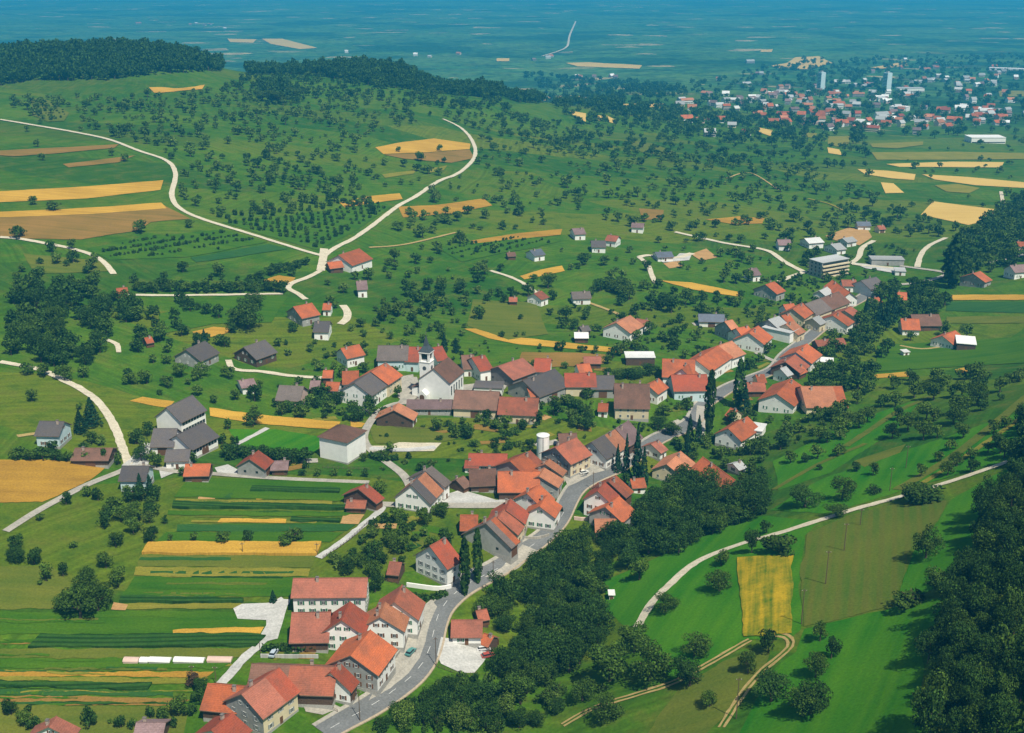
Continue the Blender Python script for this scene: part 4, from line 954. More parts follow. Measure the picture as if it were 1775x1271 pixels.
# ------------------------------------------------------------------ church
def church():
    zt = float(h(*at_z(741, 690, 1)[:2])); base = at_z(741, 688, zt); x0, y0 = float(base[0]), float(base[1])
    a = at_z(752, 641, zt+14.5); b = at_z(778, 621, zt+14.5); d = b-a; ang = math.atan2(d[1], d[0]); L = math.hypot(d[0], d[1])
    root = empty('church', (x0, y0, zt), ang); tag(root, 'white village church with belfry tower, dark spire and brown nave roof', 'church'); HOUSES.append((741, 688, 'church'))
    ca, sa = math.cos(-ang), math.sin(-ang)
    def loc(p): X, Y = p[0]-x0, p[1]-y0; return X*ca-Y*sa, X*sa+Y*ca
    a2 = loc(a); ny = a2[1]; nx0 = a2[0]
    W, he, hr = 15., 9.2, 15.; L -= 1
    n = MB(); 
    vs = [(nx0, ny-W/2, -2), (nx0+L, ny-W/2, -2), (nx0+L, ny+W/2, -2), (nx0, ny+W/2, -2), (nx0, ny-W/2, he), (nx0+L, ny-W/2, he), (nx0+L, ny+W/2, he), (nx0, ny+W/2, he), (nx0, ny, hr), (nx0+L, ny, hr)]
    n.add(vs, [(0, 1, 5, 4), (2, 3, 7, 6), (1, 2, 6, 9, 5), (3, 0, 4, 8, 7)]); nave = n.build('nave_wall', WC['white'], root)
    r = roof_prism(L, W, he, hr, oh=.5, og=.5); r.v = [(v[0]+nx0+L/2, v[1]+ny, v[2]) for v in r.v]; r.build('roof', [RC['brown'], SOFF], root)
    for s in (-1, 1):
        for k in range(5):
            X = nx0+L*(k+.7)/5.4; m = MB(); Y = ny+s*W/2
            m.box(X-.5, X+.5, Y-.05, Y+.05, 2.6, 6.4); m.cyl(X, Y, 6.4, 6.41, .5, .5, 12)
            arch = [(X+.5*math.cos(t), Y-.05, 6.4+.5*math.sin(t)) for t in np.linspace(0, math.pi, 9)]; arch2 = [(p[0], Y+.05, p[2]) for p in arch]
            m.add(arch+arch2, [tuple(range(9)), tuple(range(9, 18))[::-1]]+[(i, i+1, 10+i, 9+i) for i in range(8)]); m.build('window', GLASS, nave)
    t = 2.45; tw = MB(); tw.box(-t, t, -t, t, -2, 17.2); tower = tw.build('tower', WC['white'], root)
    be = MB(); be.box(-t-.2, t+.2, -t-.2, t+.2, 17.2, 17.6)
    for sx in (-1, 1):
        for sy in (-1, 1): be.box(min(sx*t, sx*(t-.9)), max(sx*t, sx*(t-.9)), min(sy*t, sy*(t-.9)), max(sy*t, sy*(t-.9)), 17.6, 21.5)
    be.box(-t+.9, t-.9, -t+.5, t-.5, 17.6, 18.6); be.box(-t-.25, t+.25, -t-.25, t+.25, 21.5, 22.1); be.build('belfry', WC['white'], root)
    ld = MB(); ld.box(-t+.6, t-.6, -t+.6, t-.6, 18.6, 21.45); ld.build('louvres', GLASS, root)
    sp_ = MB(); q = t+.3; sp_.add([(-q, -q, 22.1), (q, -q, 22.1), (q, q, 22.1), (-q, q, 22.1), (-1.1, -1.1, 24.5), (1.1, -1.1, 24.5), (1.1, 1.1, 24.5), (-1.1, 1.1, 24.5), (0, 0, 29.5)],
        [(0, 1, 5, 4), (1, 2, 6, 5), (2, 3, 7, 6), (3, 0, 4, 7), (4, 5, 8), (5, 6, 8), (6, 7, 8), (7, 4, 8)]); sp = sp_.build('spire', plain('spire_slate', (.06, .075, .085), var=.2), root)
    cr = MB(); cr.tube((0, 0, 29.4), (0, 0, 31.2), .07, .05); cr.box(-.5, .5, -.05, .05, 30.5, 30.62); cr.build('cross', CHT, sp)
    for s, ax in ((-1, 0), (-1, 1)):
        m = MB()
        if ax == 0: m.cyl(0, 0, 0, .01, .01, .01, 3); m.tube((0, -t-.02, 14.6), (0, -t-.12, 14.6), .9, .9, 20)
        else: m.tube((-t-.02, 0, 14.6), (-t-.12, 0, 14.6), .9, .9, 20)
        m.build('clock_face', plain('clock_dial', (.08, .09, .1)), tower)
    pm = MB(); pm.add([(-t-3.5, -2.2, -1), (-t-.01, -2.2, -1), (-t-.01, 2.2, -1), (-t-3.5, 2.2, -1), (-t-3.5, -2.2, 3), (-t-.01, -2.2, 3), (-t-.01, 2.2, 3), (-t-3.5, 2.2, 3), (-t-3.5, 0, 5), (-t-.01, 0, 5)],
        [(0, 1, 5, 4), (2, 3, 7, 6), (3, 0, 4, 8, 7), (4, 5, 9, 8), (6, 7, 8, 9)]); pr = pm.build('porch', WC['white'], root)
    am = MB(); Xp = -t-3.56; ar = [(Xp, 1.2*math.cos(u), 1.9+1.2*math.sin(u)) for u in np.linspace(0, math.pi, 11)]; am.add([(Xp, 1.2, 0)]+ar+[(Xp, -1.2, 0)], [tuple(range(13))]); am.build('door', DOORM, pr)
    an = MB(); an.box(-1.5, 4, t+.01, t+4.5, -1, 4.5); an.build('sacristy', WC['white'], root)
    rr = MB(); rr.add([(-2, t+.02, 6.2), (4.5, t+.02, 6.2), (4.5, t+5, 4.3), (-2, t+5, 4.3)], [(0, 1, 2, 3)]); rr.build('sacristy_roof', RC['brown'], root)
    for k in range(4): AVOID.append((x0+math.cos(ang)*k*6, y0+math.sin(ang)*k*6, 10))
church()
# white tower silo
def silo():
    zt = 0.; p = at_z(941, 795, zt); zt = float(h(p[0], p[1])); p = at_z(941, 793, zt)
    root = empty('silo', (float(p[0]), float(p[1]), zt)); tag(root, 'tall white round silo standing between the farm roofs', 'silo')
    s = MB(); s.cyl(0, 0, -2, 9.6, 2.5, 2.5, 28); s.build('silo_shell', WC['white'], root, smooth=False)
    c = MB(); c.cyl(0, 0, 9.6, 9.8, 2.65, 2.65, 28); c.cyl(0, 0, 9.8, 10.7, 2.6, .3, 28); c.build('silo_cap', plain('silo_cap_metal', (.7, .72, .7), var=.05), root)
    l = MB()
    for k in (-.22, .22): l.tube((k, -2.62, 0), (k, -2.62, 9.7), .03, .03, 4)
    for k in range(26): l.tube((-.22, -2.62, .4+k*.36), (.22, -2.62, .4+k*.36), .02, .02, 4)
    l.build('ladder', CHT, root)
silo()
# retaining wall of the tall white house, cold frames, cars, poles
def wall_thing(pts, hgt, th, mat, name, label, cat='wall'):
    w = world_line(pts); o = ribbon(w, -th/2, th/2, mat, name, lv=0, thick=hgt, parent=None); o['kind'] = 'thing'; o['label'] = label; o['category'] = cat
    for p in w[::2]: AVOID.append((p[0], p[1], 1.5))
wall_thing([(705,1017),(760,1024),(782,1020)], 1.4, .4, WC['white'], 'garden_wall', 'white terrace wall below the tall white gabled house')
wall_thing([(995,901),(1020,903),(1040,890)], 1.2, .35, WC['pink'], 'garden_wall', 'pinkish garden wall below the three window house')
wall_thing([(452,1140),(500,1141),(552,1141)], 1.1, .3, LGREY, 'garden_wall', 'pale straight wall along the long russet barn')
wall_thing([(660,1180),(680,1150),(700,1122)], 1.0, .3, CONC, 'garden_wall', 'low roadside wall at the street forecourt')
wall_thing([(905,934),(930,936),(952,930)], 1.1, .3, CONC, 'garden_wall', 'grey wall under the small white gabled house by the street curve')
def hedge(pts, wd, hg, label, parent=None):
    w = world_line(pts); nn = np.gradient(w, axis=0); nn /= np.linalg.norm(nn, axis=1, keepdims=True)+1e-9; L = np.linalg.norm(np.diff(w, axis=0), axis=1).sum(); n = int(L*wd*hg*9)
    i = nrs.uniform(0, len(w)-1.01, n); k = i.astype(int); f = (i-k)[:, None]; p = w[k]*(1-f)+w[k+1]*f
    off = nrs.uniform(-wd/2, wd/2, n); p = p+np.stack([nn[k, 1], -nn[k, 0]], -1)*off[:, None]; z = h(p[:, 0], p[:, 1])+nrs.uniform(.1, hg, n)
    V, F = quads_at(np.column_stack([p, z]), nrs.uniform(.25, .5, n)); me = np_mesh('hedge', V, F, LEAF['dark']); o = link(bpy.data.objects.new('hedge', me)); tag(o, label, 'hedge', kind='thing')
def quads_at(Pp, size, flat=0.):
    n = len(Pp); a = nrs.normal(size=(n, 3)); a /= np.linalg.norm(a, axis=1, keepdims=True); t = nrs.normal(size=(n, 3)); u = np.cross(a, t); u /= np.linalg.norm(u, axis=1, keepdims=True); v = np.cross(a, u)
    s = np.asarray(size).reshape(-1, 1); V = np.stack([Pp-u*s-v*s*.7, Pp+u*s-v*s*.6, Pp+u*s*.8+v*s, Pp-u*s*.9+v*s*.7], 1).reshape(-1, 3); F = np.arange(4*n).reshape(n, 4); return V, F
TUNNEL = plain('white_fleece', (.78, .78, .74), var=.08)
for i, (xa, xb, y, c, lb) in enumerate([(216,241,1147,'pink','pinkish cold frame at the field end of the row'), (244,258,1147,'white','shortest cold frame in the row, between two longer ones'), (260,296,1147,'white','white cold frame second longest of the row'), (303,354,1147,'white','longest white cold frame in the row'), (361,402,1146,'pink','dull pink cold frame closest to the street houses')]):
    a = ground(xa, y)[0]; b = ground(xb, y)[0]; cc = (a+b)/2; L = np.linalg.norm(b-a); rt = empty('cold_frame', tuple(map(float, cc)), math.atan2(b[1]-a[1], b[0]-a[0])); tag(rt, lb, 'cold frame', 'cold frames in the strip fields')
    m = MB(); m.box(-L/2, L/2, -1.1, 1.1, -.4, .55); m.build('frame_box', WC['grey'] if c == 'white' else WC['pink'], rt)
    n_ = 7; v = [(x, 1.2*math.cos(t), .55+.75*math.sin(t)) for x in (-L/2-.1, L/2+.1) for t in np.linspace(0, math.pi, n_)]; q = MB(); q.add(v, [(i_, i_+1, n_+i_+1, n_+i_) for i_ in range(n_-1)]+[tuple(range(n_)), tuple(range(n_, 2*n_))]); q.build('cover', TUNNEL if c == 'white' else WC['pink'], rt)
def car(px, py, ang, c, label):
    p = ground(px, py)[0]; z = float(lift(p[0], p[1], 7)); root = empty('parked_car', (float(p[0]), float(p[1]), z), math.radians(ang)); tag(root, label, 'car', 'cars parked in the village')
    paint = plain('car_paint_'+label.split()[0], c, rough=.3, var=.02, spec=.5); m = MB()
    prof = [(-2.1, .35), (-2.1, .85), (-1.9, .95), (1.0, .95), (1.95, .82), (2.1, .6), (2.1, .35)]; n_ = len(prof)
    m.add([(x, s*.82, zz) for s in (-1, 1) for x, zz in prof], [tuple(range(n_)), tuple(range(n_, 2*n_))[::-1]]+[(i, n_+i, n_+(i+1) % n_, (i+1) % n_) for i in range(n_)]); b = m.build('body', paint, root)
    g = MB(); pr = [(-1.85, .95), (-1.5, 1.38), (.35, 1.42), (1.0, .95)]; g.add([(x, s*(.78 if zz < 1 else .62), zz) for s in (-1, 1) for x, zz in pr], [(0, 1, 2, 3), (7, 6, 5, 4), (0, 4, 5, 1), (2, 6, 7, 3)]); g.build('windows', GLASS, root)
    r = MB(); r.box(-1.48, .33, -.63, .63, 1.37, 1.46); r.build('car_roof', paint, root)
    for sx in (-1.3, 1.3):
        for s in (-1, 1): q = MB(); q.tube((sx, s*.68, .32), (sx, s*.86, .32), .32, .32, 12); q.build('wheel', CHT, root)
car(668,1176, 55, (.72,.72,.68), 'white car parked before the bright orange house')
car(660,1188, 55, (.62,.55,.36), 'cream car parked lowest on the street forecourt')
car(712,1134, 65, (.08,.25,.24), 'teal car parked by the white gabled house at the forecourt')
car(475,1136, 80, (.45,.52,.58), 'pale blue car standing on the farm lane')
car(838,1128, 10, (.7,.7,.7), 'silvery car on the garage forecourt edge')
car(846,1140, 20, (.40,.08,.06), 'red car on the garage forecourt')
car(1012,822, 30, (.66,.66,.62), 'ivory car beside the cream farmhouse')
POLEM = plain('pole_wood', (.13, .09, .06), var=.2)
for px, py, hh, lb in [(624,1250,9.5,'tall pole at the lowest stretch of the main street'), (756,1156,10,'wooden pole beside the garage forecourt'), (335,1188,6.5,'wooden pole at the strip field by the lower barn'), (375,1188,6.2,'wooden pole touching the orange barn'),
    (421,961,4.5,'pole at the middle of the long grain strip'), (550,962,4.5,'pole at the lane end of the long grain strip'), (1028,853,8.5,'pole beside the three window house'), (1276,1246,12,'tall pole between the farm tracks'), (1389,1082,11,'pole at the lower corner of the mown hay field'),
    (1431,1013,11,'pole in the middle of the mown hay field'), (1463,955,9.5,'pole in the upper part of the mown hay field'), (1491,911,6,'pole at the path side of the mown hay field'), (1542,852,9,'pole just above the white path'), (1570,812,9,'pole highest on the orchard meadow'), (855,1004,7,'pole on the pavement by the massive barn')]:
    p = ground(px, py)[0]; rt = empty('utility_pole', tuple(map(float, p))); tag(rt, lb, 'pole', 'utility poles'); q = MB(); q.tube((0, 0, -.5), (0, 0, hh), .14, .09, 7); q.build('pole', POLEM, rt)
    q = MB(); q.box(-.7, .7, -.06, .06, hh-.7, hh-.56); q.build('crossarm', POLEM, rt)
    for s in (-.6, .6): q = MB(); q.cyl(s, 0, hh-.56, hh-.38, .05, .04, 6); q.build('insulator', WC['white'], rt)
def fence(pts, label):
    w = world_line(pts); seg = np.linalg.norm(np.diff(w, axis=0), axis=1); L_ = np.concatenate([[0], np.cumsum(seg)]); n_ = max(3, int(L_[-1]/1.8)); tt = np.linspace(0, L_[-1], n_+1)
    P_ = [(float(np.interp(t, L_, w[:, 0])), float(np.interp(t, L_, w[:, 1]))) for t in tt]; P_ = [(x, y, float(h(x, y))) for x, y in P_]; o = P_[0]; rt = empty('garden_fence', o); tag(rt, label, 'fence')
    rl = MB()
    for p, q in zip(P_[:-1], P_[1:]):
        for hz_ in (.45, .95): rl.tube((p[0]-o[0], p[1]-o[1], p[2]-o[2]+hz_), (q[0]-o[0], q[1]-o[1], q[2]-o[2]+hz_), .045, .045, 4)
    rl.build('rails', POLEM, rt)
    for p in P_: m = MB(); m.box(p[0]-o[0]-.06, p[0]-o[0]+.06, p[1]-o[1]-.06, p[1]-o[1]+.06, p[2]-o[2]-.3, p[2]-o[2]+1.15); m.build('post', POLEM, rt)
for pts_, lb in (([(520,1218),(560,1222),(585,1236)], 'post and rail fence below the narrow white triangle gabled house'), ([(450,1118),(452,1136)], 'short fence at the end of the long pale wall'), ([(760,1158),(800,1172),(826,1170)], 'fence along the lower rim of the garage forecourt'),
    ([(640,1000),(668,1008),(700,1016)], 'garden fence between the salmon garden shed and the white terrace wall'), ([(560,968),(600,942),(640,906)], 'fence beside the diagonal lane at the grain strip'), ([(662,715),(680,740),(730,745),(790,735)], 'fence around the olive meadow below the church'), ([(560,812),(640,815)], 'fence in front of the tall white cube shaped house')): fence(pts_, lb)
# two white tower blocks of the far town, and its houses
for px, y0_, y1_, wd, lb in ((1422,126,158,9,'white tower block of the far town beside the wide pale field'), (1536,127,158,10,'white tower block of the far town standing over red roofs')):
    p = ground(px, y1_)[0]; dep = project(*p)[2]; hh = (y1_-y0_)/FPX*dep; ww = wd/FPX*dep
    rt = empty('tower_block', tuple(map(float, p)), .4); tag(rt, lb, 'building', 'tower blocks'); MB().box(-ww/2, ww/2, -ww*.6, ww*.6, -4, hh).build('wall', WC['teal'], rt)  # pale blue instead of white: town haze put into the wall colour
    q = MB()
    for k in range(int(hh/3)): q.box(-ww/2-.06, ww/2+.06, -ww*.5, ww*.5, 1.2+3*k, 2.4+3*k)
    q.build('window', GLASS, rt); MB().box(-ww*.2, ww*.2, -ww*.2, ww*.2, hh, hh+3).build('roof', WC['grey'], rt)
ORD = 'first second third fourth fifth sixth seventh eighth ninth tenth eleventh twelfth thirteenth fourteenth fifteenth sixteenth seventeenth eighteenth nineteenth twentieth'.split()
TLM = [(1422,150,'the first white tower block'), (1536,150,'the second white tower block'), (1700,238,'the long white hall'), (1390,110,'the wide pale field'), (1470,215,'the clump of vivid red roofs'), (1580,210,'the square yellow roofs'), (1720,200,'the red roofs at the picture edge'), (1230,190,'the pale strips of field'), (1330,165,'the first scattered houses'), (1650,140,'the far white halls'), (1620,180,'the open town centre'), (1200,80,'the blue woods'), (1350,215,'the orchard fringe'), (1740,110,'the far pale rooftops')]
def town():
    R_ = random.Random(5); spots = []
    cl = [(1230,190,60,12,16),(1260,215,70,10,10),(1380,200,60,14,14),(1300,130,90,12,8),(1470,215,40,7,22),(1570,212,40,9,24),(1660,205,40,9,18),(1720,205,35,9,26),(1400,175,50,12,26),(1480,175,55,14,28),(1570,175,60,16,20),(1340,170,45,12,14),(1290,175,60,12,10),(1640,145,60,8,18),(1720,140,40,12,12),(1500,150,60,8,14),(1600,115,80,8,12),(1420,205,40,8,10),(1340,200,50,7,6),(1700,170,50,10,12)]
    for cx, cy, sx, sy, n_ in cl:
        k = 0; n_ = int(n_*.78); sy *= 1.45; sx *= 1.15
        while k < n_:
            x = R_.gauss(cx, sx*.6); y = R_.gauss(cy, sy*.6)
            if x > 1780 or (1590 < x < 1775 and 152 < y < 188 and R_.random() < .7): continue
            spots.append((x, y)); k += 1
    for x, y in [(1190,179),(1300,178),(1317,174),(1345,165),(1360,163),(1400,165),(1325,188),(1440,168),(1560,206),(1588,233),(1430,224),(1394,215),(1398,217),(1340,215),(1283,176),(1000,135),(1005,137),(1030,136),(1060,134),(1067,136),(925,105),(950,102),(955,99),(340,42),(355,45),(365,44),(330,44),(390,50),(240,42),(600,92),(720,97),(795,95),(745,100)]: spots.append((x, y))
    P_ = ground([s[0] for s in spots], [s[1] for s in spots]); info = []
    for i, (s, p) in enumerate(zip(spots, P_)):
        r = R_.random(); big = R_.random() < .12
        rc = ('orange' if r < .34 else 'red' if r < .44 else 'peach' if r < .56 else 'pale' if r < .75 else 'white' if r < .86 else 'mauve') if s[1] > 190 else ('peach' if r < .22 else 'orange' if r < .32 else 'pale' if r < .62 else 'white' if r < .82 else 'mauve')  # farther roofs picked paler, distance haze put into their colour
        L = R_.uniform(9, 15)*(1.8 if big else 1); W = R_.uniform(7, 11); he = R_.uniform(4, 7); info.append([s, p, rc, L, W, he, he+R_.uniform(2.5, 4.5), R_.uniform(-.7, .7)])
    grp = {}
    word = {'orange': 'orange', 'red': 'red', 'peach': 'peach', 'pale': 'pale grey', 'white': 'white', 'mauve': 'mauve'}
    for it in info:
        l = min(TLM, key=lambda t: (t[0]-it[0][0])**2+((t[1]-it[0][1])*3)**2); grp.setdefault((it[2], l[2]), []).append(it)
    for (rc, lm), its in grp.items():
        its.sort(key=lambda it: it[0][0])
        for k, (s, p, rc_, L, W, he, hr, an) in enumerate(its):
            m = gable_body(MB(), L, W, he, hr, base=-3); m2 = roof_prism(L, W, he, hr, th=.4); b = len(m.v); nf = len(m.f); m.v += m2.v; m.f += [tuple(b+i for i in f) for f in m2.f]
            fm = [0]*nf+[1]*len(m2.f)
            wm = MB(); wm.box(-L/2+1, L/2-1, -W/2-.05, W/2+.05, 1, 2.3); b = len(m.v); m.v += wm.v; m.f += [tuple(b+i for i in f) for f in wm.f]; fm += [2]*len(wm.f)
            o = mesh_obj('town_house', m.v, m.f, [R_.choice([WC['white'], WC['cream'], WC['grey'], WC['pink'], WC['grey']]), RC[rc], GLASS], None, fm); o.location = tuple(map(float, p)); o.rotation_euler = (0, 0, an)  # muted wall mix, haze of the distance put into the colour
            if len(its) == 1: lb = 'only %s roofed far town house by %s' % (word[rc], lm)
            elif k < 20: lb = '%s %s far roof by %s, from left' % (ORD[k], word[rc], lm)
            else: lb = 'one of the %s roofed far town houses by %s' % (word[rc], lm)
            tag(o, lb, 'house', 'houses of the far town')
    for x1, y1, x2, y2, W, rc, lb in ((1678,236,1738,236,26,'white','long bright white hall at the near edge of the far town'), (1715,117,1775,119,30,'white','far white hall near the picture edge'), (1555,152,1600,152,24,'pale','long grey works hall in the far town'), (1545,183,1575,185,22,'white','white works hall between the tower block and red roofs')):
        flat_block(x1, y1, x2, y2, W, 8, rc, 'white', lb, 'factory_hall', floors=1, cat='hall')
town()
# ------------------------------------------------------------------ trees
LEAF = {'fruit': leaf_mat('leaf_fruit', (.044, .096, .012), (.084, .136, .018)), 'dark': leaf_mat('leaf_dark', (.018, .050, .010), (.040, .082, .014)), 'broad': leaf_mat('leaf_broad', (.030, .070, .011), (.064, .112, .016)),
        'conifer': leaf_mat('needles', (.010, .034, .018), (.018, .050, .020)), 'copper': leaf_mat('leaf_copper', (.055, .035, .022), (.08, .055, .03)), 'light': leaf_mat('leaf_light', (.060, .120, .018), (.105, .155, .028))}
BARK = plain('bark', (.085, .065, .045), var=.3, scale=3)
def crown_arrays(kind, n, seed):
    r = np.random.RandomState(seed); P_ = []
    if kind in ('fruit', 'broad', 'bush'):
        nb = {'fruit': 11, 'broad': 15, 'bush': 7}[kind]; hh = {'fruit': 1.45, 'broad': 1.75, 'bush': 1.1}[kind]
        bl = []
        for k in range(nb):
            a = r.uniform(0, 2*math.pi); zf = r.uniform(.22, .85); rr = .74*math.sqrt(max(.05, 1-(2*zf-.95)**2))*math.sqrt(r.uniform(.25, 1)); br = r.uniform(.28, .46)
            bl.append((rr*math.cos(a), rr*math.sin(a), zf*hh, br))
        bl.append((0, 0, .75*hh, .4)); bl.append((0, 0, .45*hh, .45))
        wt = np.array([b[3]**2 for b in bl]); idx = r.choice(len(bl), n, p=wt/wt.sum()); B = np.array(bl)[idx]
        d = r.normal(size=(n, 3)); d /= np.linalg.norm(d, axis=1, keepdims=True); rad = B[:, 3]*r.uniform(.55, 1.12, n)**.6
        P_ = B[:, :3]+d*rad[:, None]*np.array([1, 1, .85]); N = d
        sz = r.uniform(.6, 1.25, n)*(1.25/math.sqrt(n))*1.55
    elif kind == 'poplar':
        z = r.uniform(0, 1, n); a = r.uniform(0, 2*math.pi, n); rad = np.sin(np.pi*np.clip(z*.93+.06, 0, 1))**.55*(1+.16*np.sin(a*3+z*9))*r.uniform(.6, 1.05, n)
        P_ = np.stack([rad*np.cos(a), rad*np.sin(a), z*6.2], -1); N = np.stack([np.cos(a), np.sin(a), .3+0*a], -1); sz = r.uniform(.6, 1.2, n)*(1/math.sqrt(n))*5.6
    else:
        t = r.uniform(0, 1, n)**.75; tier = (t*9 % 1); a = r.uniform(0, 2*math.pi, n); rad = (1.02-t*.98)**.9*(.62+.5*tier)*(1+.15*np.sin(a*5+t*30))*r.uniform(.7, 1.0, n)
        z = (1-t); z = 3.3*(t)-.12*rad; P_ = np.stack([rad*np.cos(a), rad*np.sin(a), z], -1); N = np.stack([np.cos(a), np.sin(a), .7+0*a], -1); sz = r.uniform(.6, 1.2, n)*(1/math.sqrt(n))*3.5*(1.15-t*.7)
    N = N+r.normal(scale=.55, size=(n, 3)); N /= np.linalg.norm(N, axis=1, keepdims=True)
    t = r.normal(size=(n, 3)); u = np.cross(N, t); u /= np.linalg.norm(u, axis=1, keepdims=True); v = np.cross(N, u); s = sz[:, None]
    V = np.stack([P_-u*s-v*s*.7, P_+u*s*.9-v*s*.8, P_+u*s*.8+v*s, P_-u*s*1.05+v*s*.6], 1).reshape(-1, 3)
    return V, np.arange(4*n).reshape(n, 4)
PROTO = {}
def crown_mesh(kind, lod, k, leaf):
    key = (kind, lod, k, leaf)
    if key not in PROTO:
        n = {'fruit': (1300, 420, 90), 'broad': (2400, 650, 110), 'bush': (900, 260, 60), 'poplar': (1800, 500, 110), 'conifer': (1700, 450, 100)}[kind][lod]
        V, F = crown_arrays(kind, n, 100+k*7+hash(kind) % 1 + len(kind)); PROTO[key] = np_mesh('crown', V, F, LEAF[leaf])
    return PROTO[key]
TR = {}
def trunk_mesh(kind, k):
    key = (kind, k)
    if key not in TR:
        r = random.Random(k*13+len(kind)); m = MB()
        if kind in ('poplar', 'conifer'): m.tube((0, 0, -.15), (0, 0, 1.9), .09, .05, 7)
        else:
            m.tube((0, 0, -.2), (.03, .02, .55), .075, .055, 7)
            for q in range(5):
                a = q*1.257+r.uniform(-.3, .3); e = (.42*math.cos(a), .42*math.sin(a), r.uniform(.85, 1.15)); mid = (.16*math.cos(a), .16*math.sin(a), .72)
                m.tube((.03, .02, .5), mid, .045, .03, 5); m.tube(mid, e, .03, .012, 5)
            m.tube((.03, .02, .5), (0, .04, 1.2), .05, .015, 6)
        me = bpy.data.meshes.new('trunk'); me.from_pydata(m.v, [], m.f); me.materials.append(BARK); TR[key] = me
    return TR[key]
TREES = []    # x, y, z, radius, height, kind, leaf, px, py, wpx
SPEC = {'fruit': (1.45, .34), 'broad': (1.75, .22), 'bush': (1.1, .02), 'poplar': (6.2, .35), 'conifer': (3.3, .3)}
def add_tree(x, y, r_, kind='fruit', leaf=None, hf=1., grp=''):
    z = float(h(x, y)); px, py, dep = project(x, y, z+r_); TREES.append([x, y, z, r_, hf, kind, leaf or ('conifer' if kind in ('conifer',) else 'dark' if kind == 'poplar' else 'broad' if kind in ('broad', 'bush') else 'fruit'), float(px), float(py), 2*r_*FPX/float(dep), grp])
def man(px, py, w, hpx=None, kind='fruit', leaf=None):
    p = ground(px, py)[0]; dep = project(*p)[2]; r_ = 1.12*w/2/FPX*dep; hf = 1.
    if hpx:
        el = math.atan2(CAM_Z-p[2], math.hypot(p[0], p[1])); Hm = hpx/FPX*dep/math.cos(el); a, tz = SPEC[kind]; full = (a+tz)*r_; hf = max(.5, min(1.8, (Hm-r_*.5)/full)) if kind not in ('poplar', 'conifer') else Hm/full
    add_tree(p[0], p[1], r_, kind, leaf, hf, 'man')
MANUAL = """1303 959 28 48|1351 958 60 42|1328 925 22 28|1250 980 30 32|1247 1025 45 46|1153 1060 42 40|1108 1006 38 45|1204 1137 55 48|1195 1190 58 56|1331 1132 35 48|1296 1168 32 46|1230 1226 30 34|1337 1216 66 62|1390 1240 60 60
1605 968 50 66|1421 1112 27 42|1441 1142 28 46|1414 1174 42 48|1405 1238 66 66|1600 866 76 42|1450 895 40 32|1455 757 38|1488 742 30|1503 731 28|1546 761 30|1573 747 35|1605 728 32|1624 759 24|1653 736 40|1693 702 40|1669 760 28|1646 780 20|1625 800 20|1682 795 22|1658 809 28|1642 825 28|1683 819 24|1733 787 36|1722 752 26|1741 742 22|1513 825 18 28|1484 817 18|1596 827 18 28|1460 867 42 52|1394 880 56 46|1420 768 30|1417 795 26|1452 790 22|1420 815 12|1370 803 22|1394 802 18|1527 705 22|1551 706 26|1618 694 34|1666 688 30|1661 720 36|1700 712 22|1733 680 28|1696 667 34|1733 694 14|1515 855 28 18|1712 785 20|1485 700 24|1462 712 22|1585 690 26
80 1008 24 40|110 1000 18 30|70 1015 10|150 1005 20 26|184 985 30 32|205 1017 34 40|250 1008 0|60 978 30|30 975 30|128 950 14|263 940 28 34|297 940 10 18|337 940 14 20|388 942 26 28|431 940 20 26|507 940 46 32|286 908 11 18|182 894 20 24|205 885 26|225 870 24|240 905 26 30|262 888 22 34|245 868 30 36|270 870 26 36|170 868 22|152 860 20|115 875 22 26|70 903 14|180 915 22|210 905 30|240 920 20|20 1240 30|45 1256 30|155 1252 20 26|205 1258 14|232 1260 14 18|258 1262 16|260 1240 13 18|280 1245 14 20|300 1258 12|190 1255 10
95 365 26 24|57 355 16|245 404 24|390 0 0|112 660 32 36|78 652 24|145 655 22|290 672 22|340 660 14|343 685 20|430 570 62 62|330 395 16|125 432 18|165 452 14|127 455 22|90 438 20|70 458 12|317 472 20|382 480 24 30|30 415 24|40 410 16|690 400 20 22|732 412 24 30|770 386 26 24|842 380 18 22|765 715 0|710 372 14|680 300 0|730 280 20 22|762 262 12|692 264 10|758 286 8|770 283 10|580 350 18|640 350 10|605 360 14|648 372 18
1010 460 22|985 460 0|868 470 14|925 490 16|873 525 16|870 585 12|895 585 10|908 582 8|950 500 30|1040 505 24|1075 510 30|1090 520 30|1120 470 18|1115 500 16|1165 400 18|1145 385 14|1195 400 16|1217 418 16|1060 545 10|1180 465 12|1193 468 8|1222 470 8|1297 490 24|1255 490 22|1275 492 20|1262 440 10|1285 455 18|1290 385 14|1318 380 14|1240 395 16|1350 400 14|1375 385 24|1400 400 18|1470 395 24|1405 360 12|1445 405 16
632 800 16|660 790 30 14|678 785 20|655 855 30 28|525 825 14 16|550 825 14 16|580 825 14 16|605 825 12 14|632 826 14 16|695 960 36|650 970 34|735 910 32|690 905 28|748 955 26|570 715 24 28|535 705 22|500 715 20|640 710 28|435 690 16 26|452 672 14|760 748 24|790 760 20|810 745 14|590 740 0|620 730 30|665 735 20|862 745 20|880 730 24|905 745 20|845 730 22|960 720 26|930 735 24|865 725 20|1020 735 20"""
for s in MANUAL.replace('\n', '|').split('|'):
    v = list(map(float, s.split()))
    if v[2] <= 0: continue
    k = 'bush' if len(v) > 3 and v[3] < v[2]*.75 else ('fruit' if v[2] < 40 else 'broad'); man(v[0], v[1], v[2], v[3] if len(v) > 3 else None, k, 'dark' if (v[0]*7+v[1]) % 3 < 1 else None)
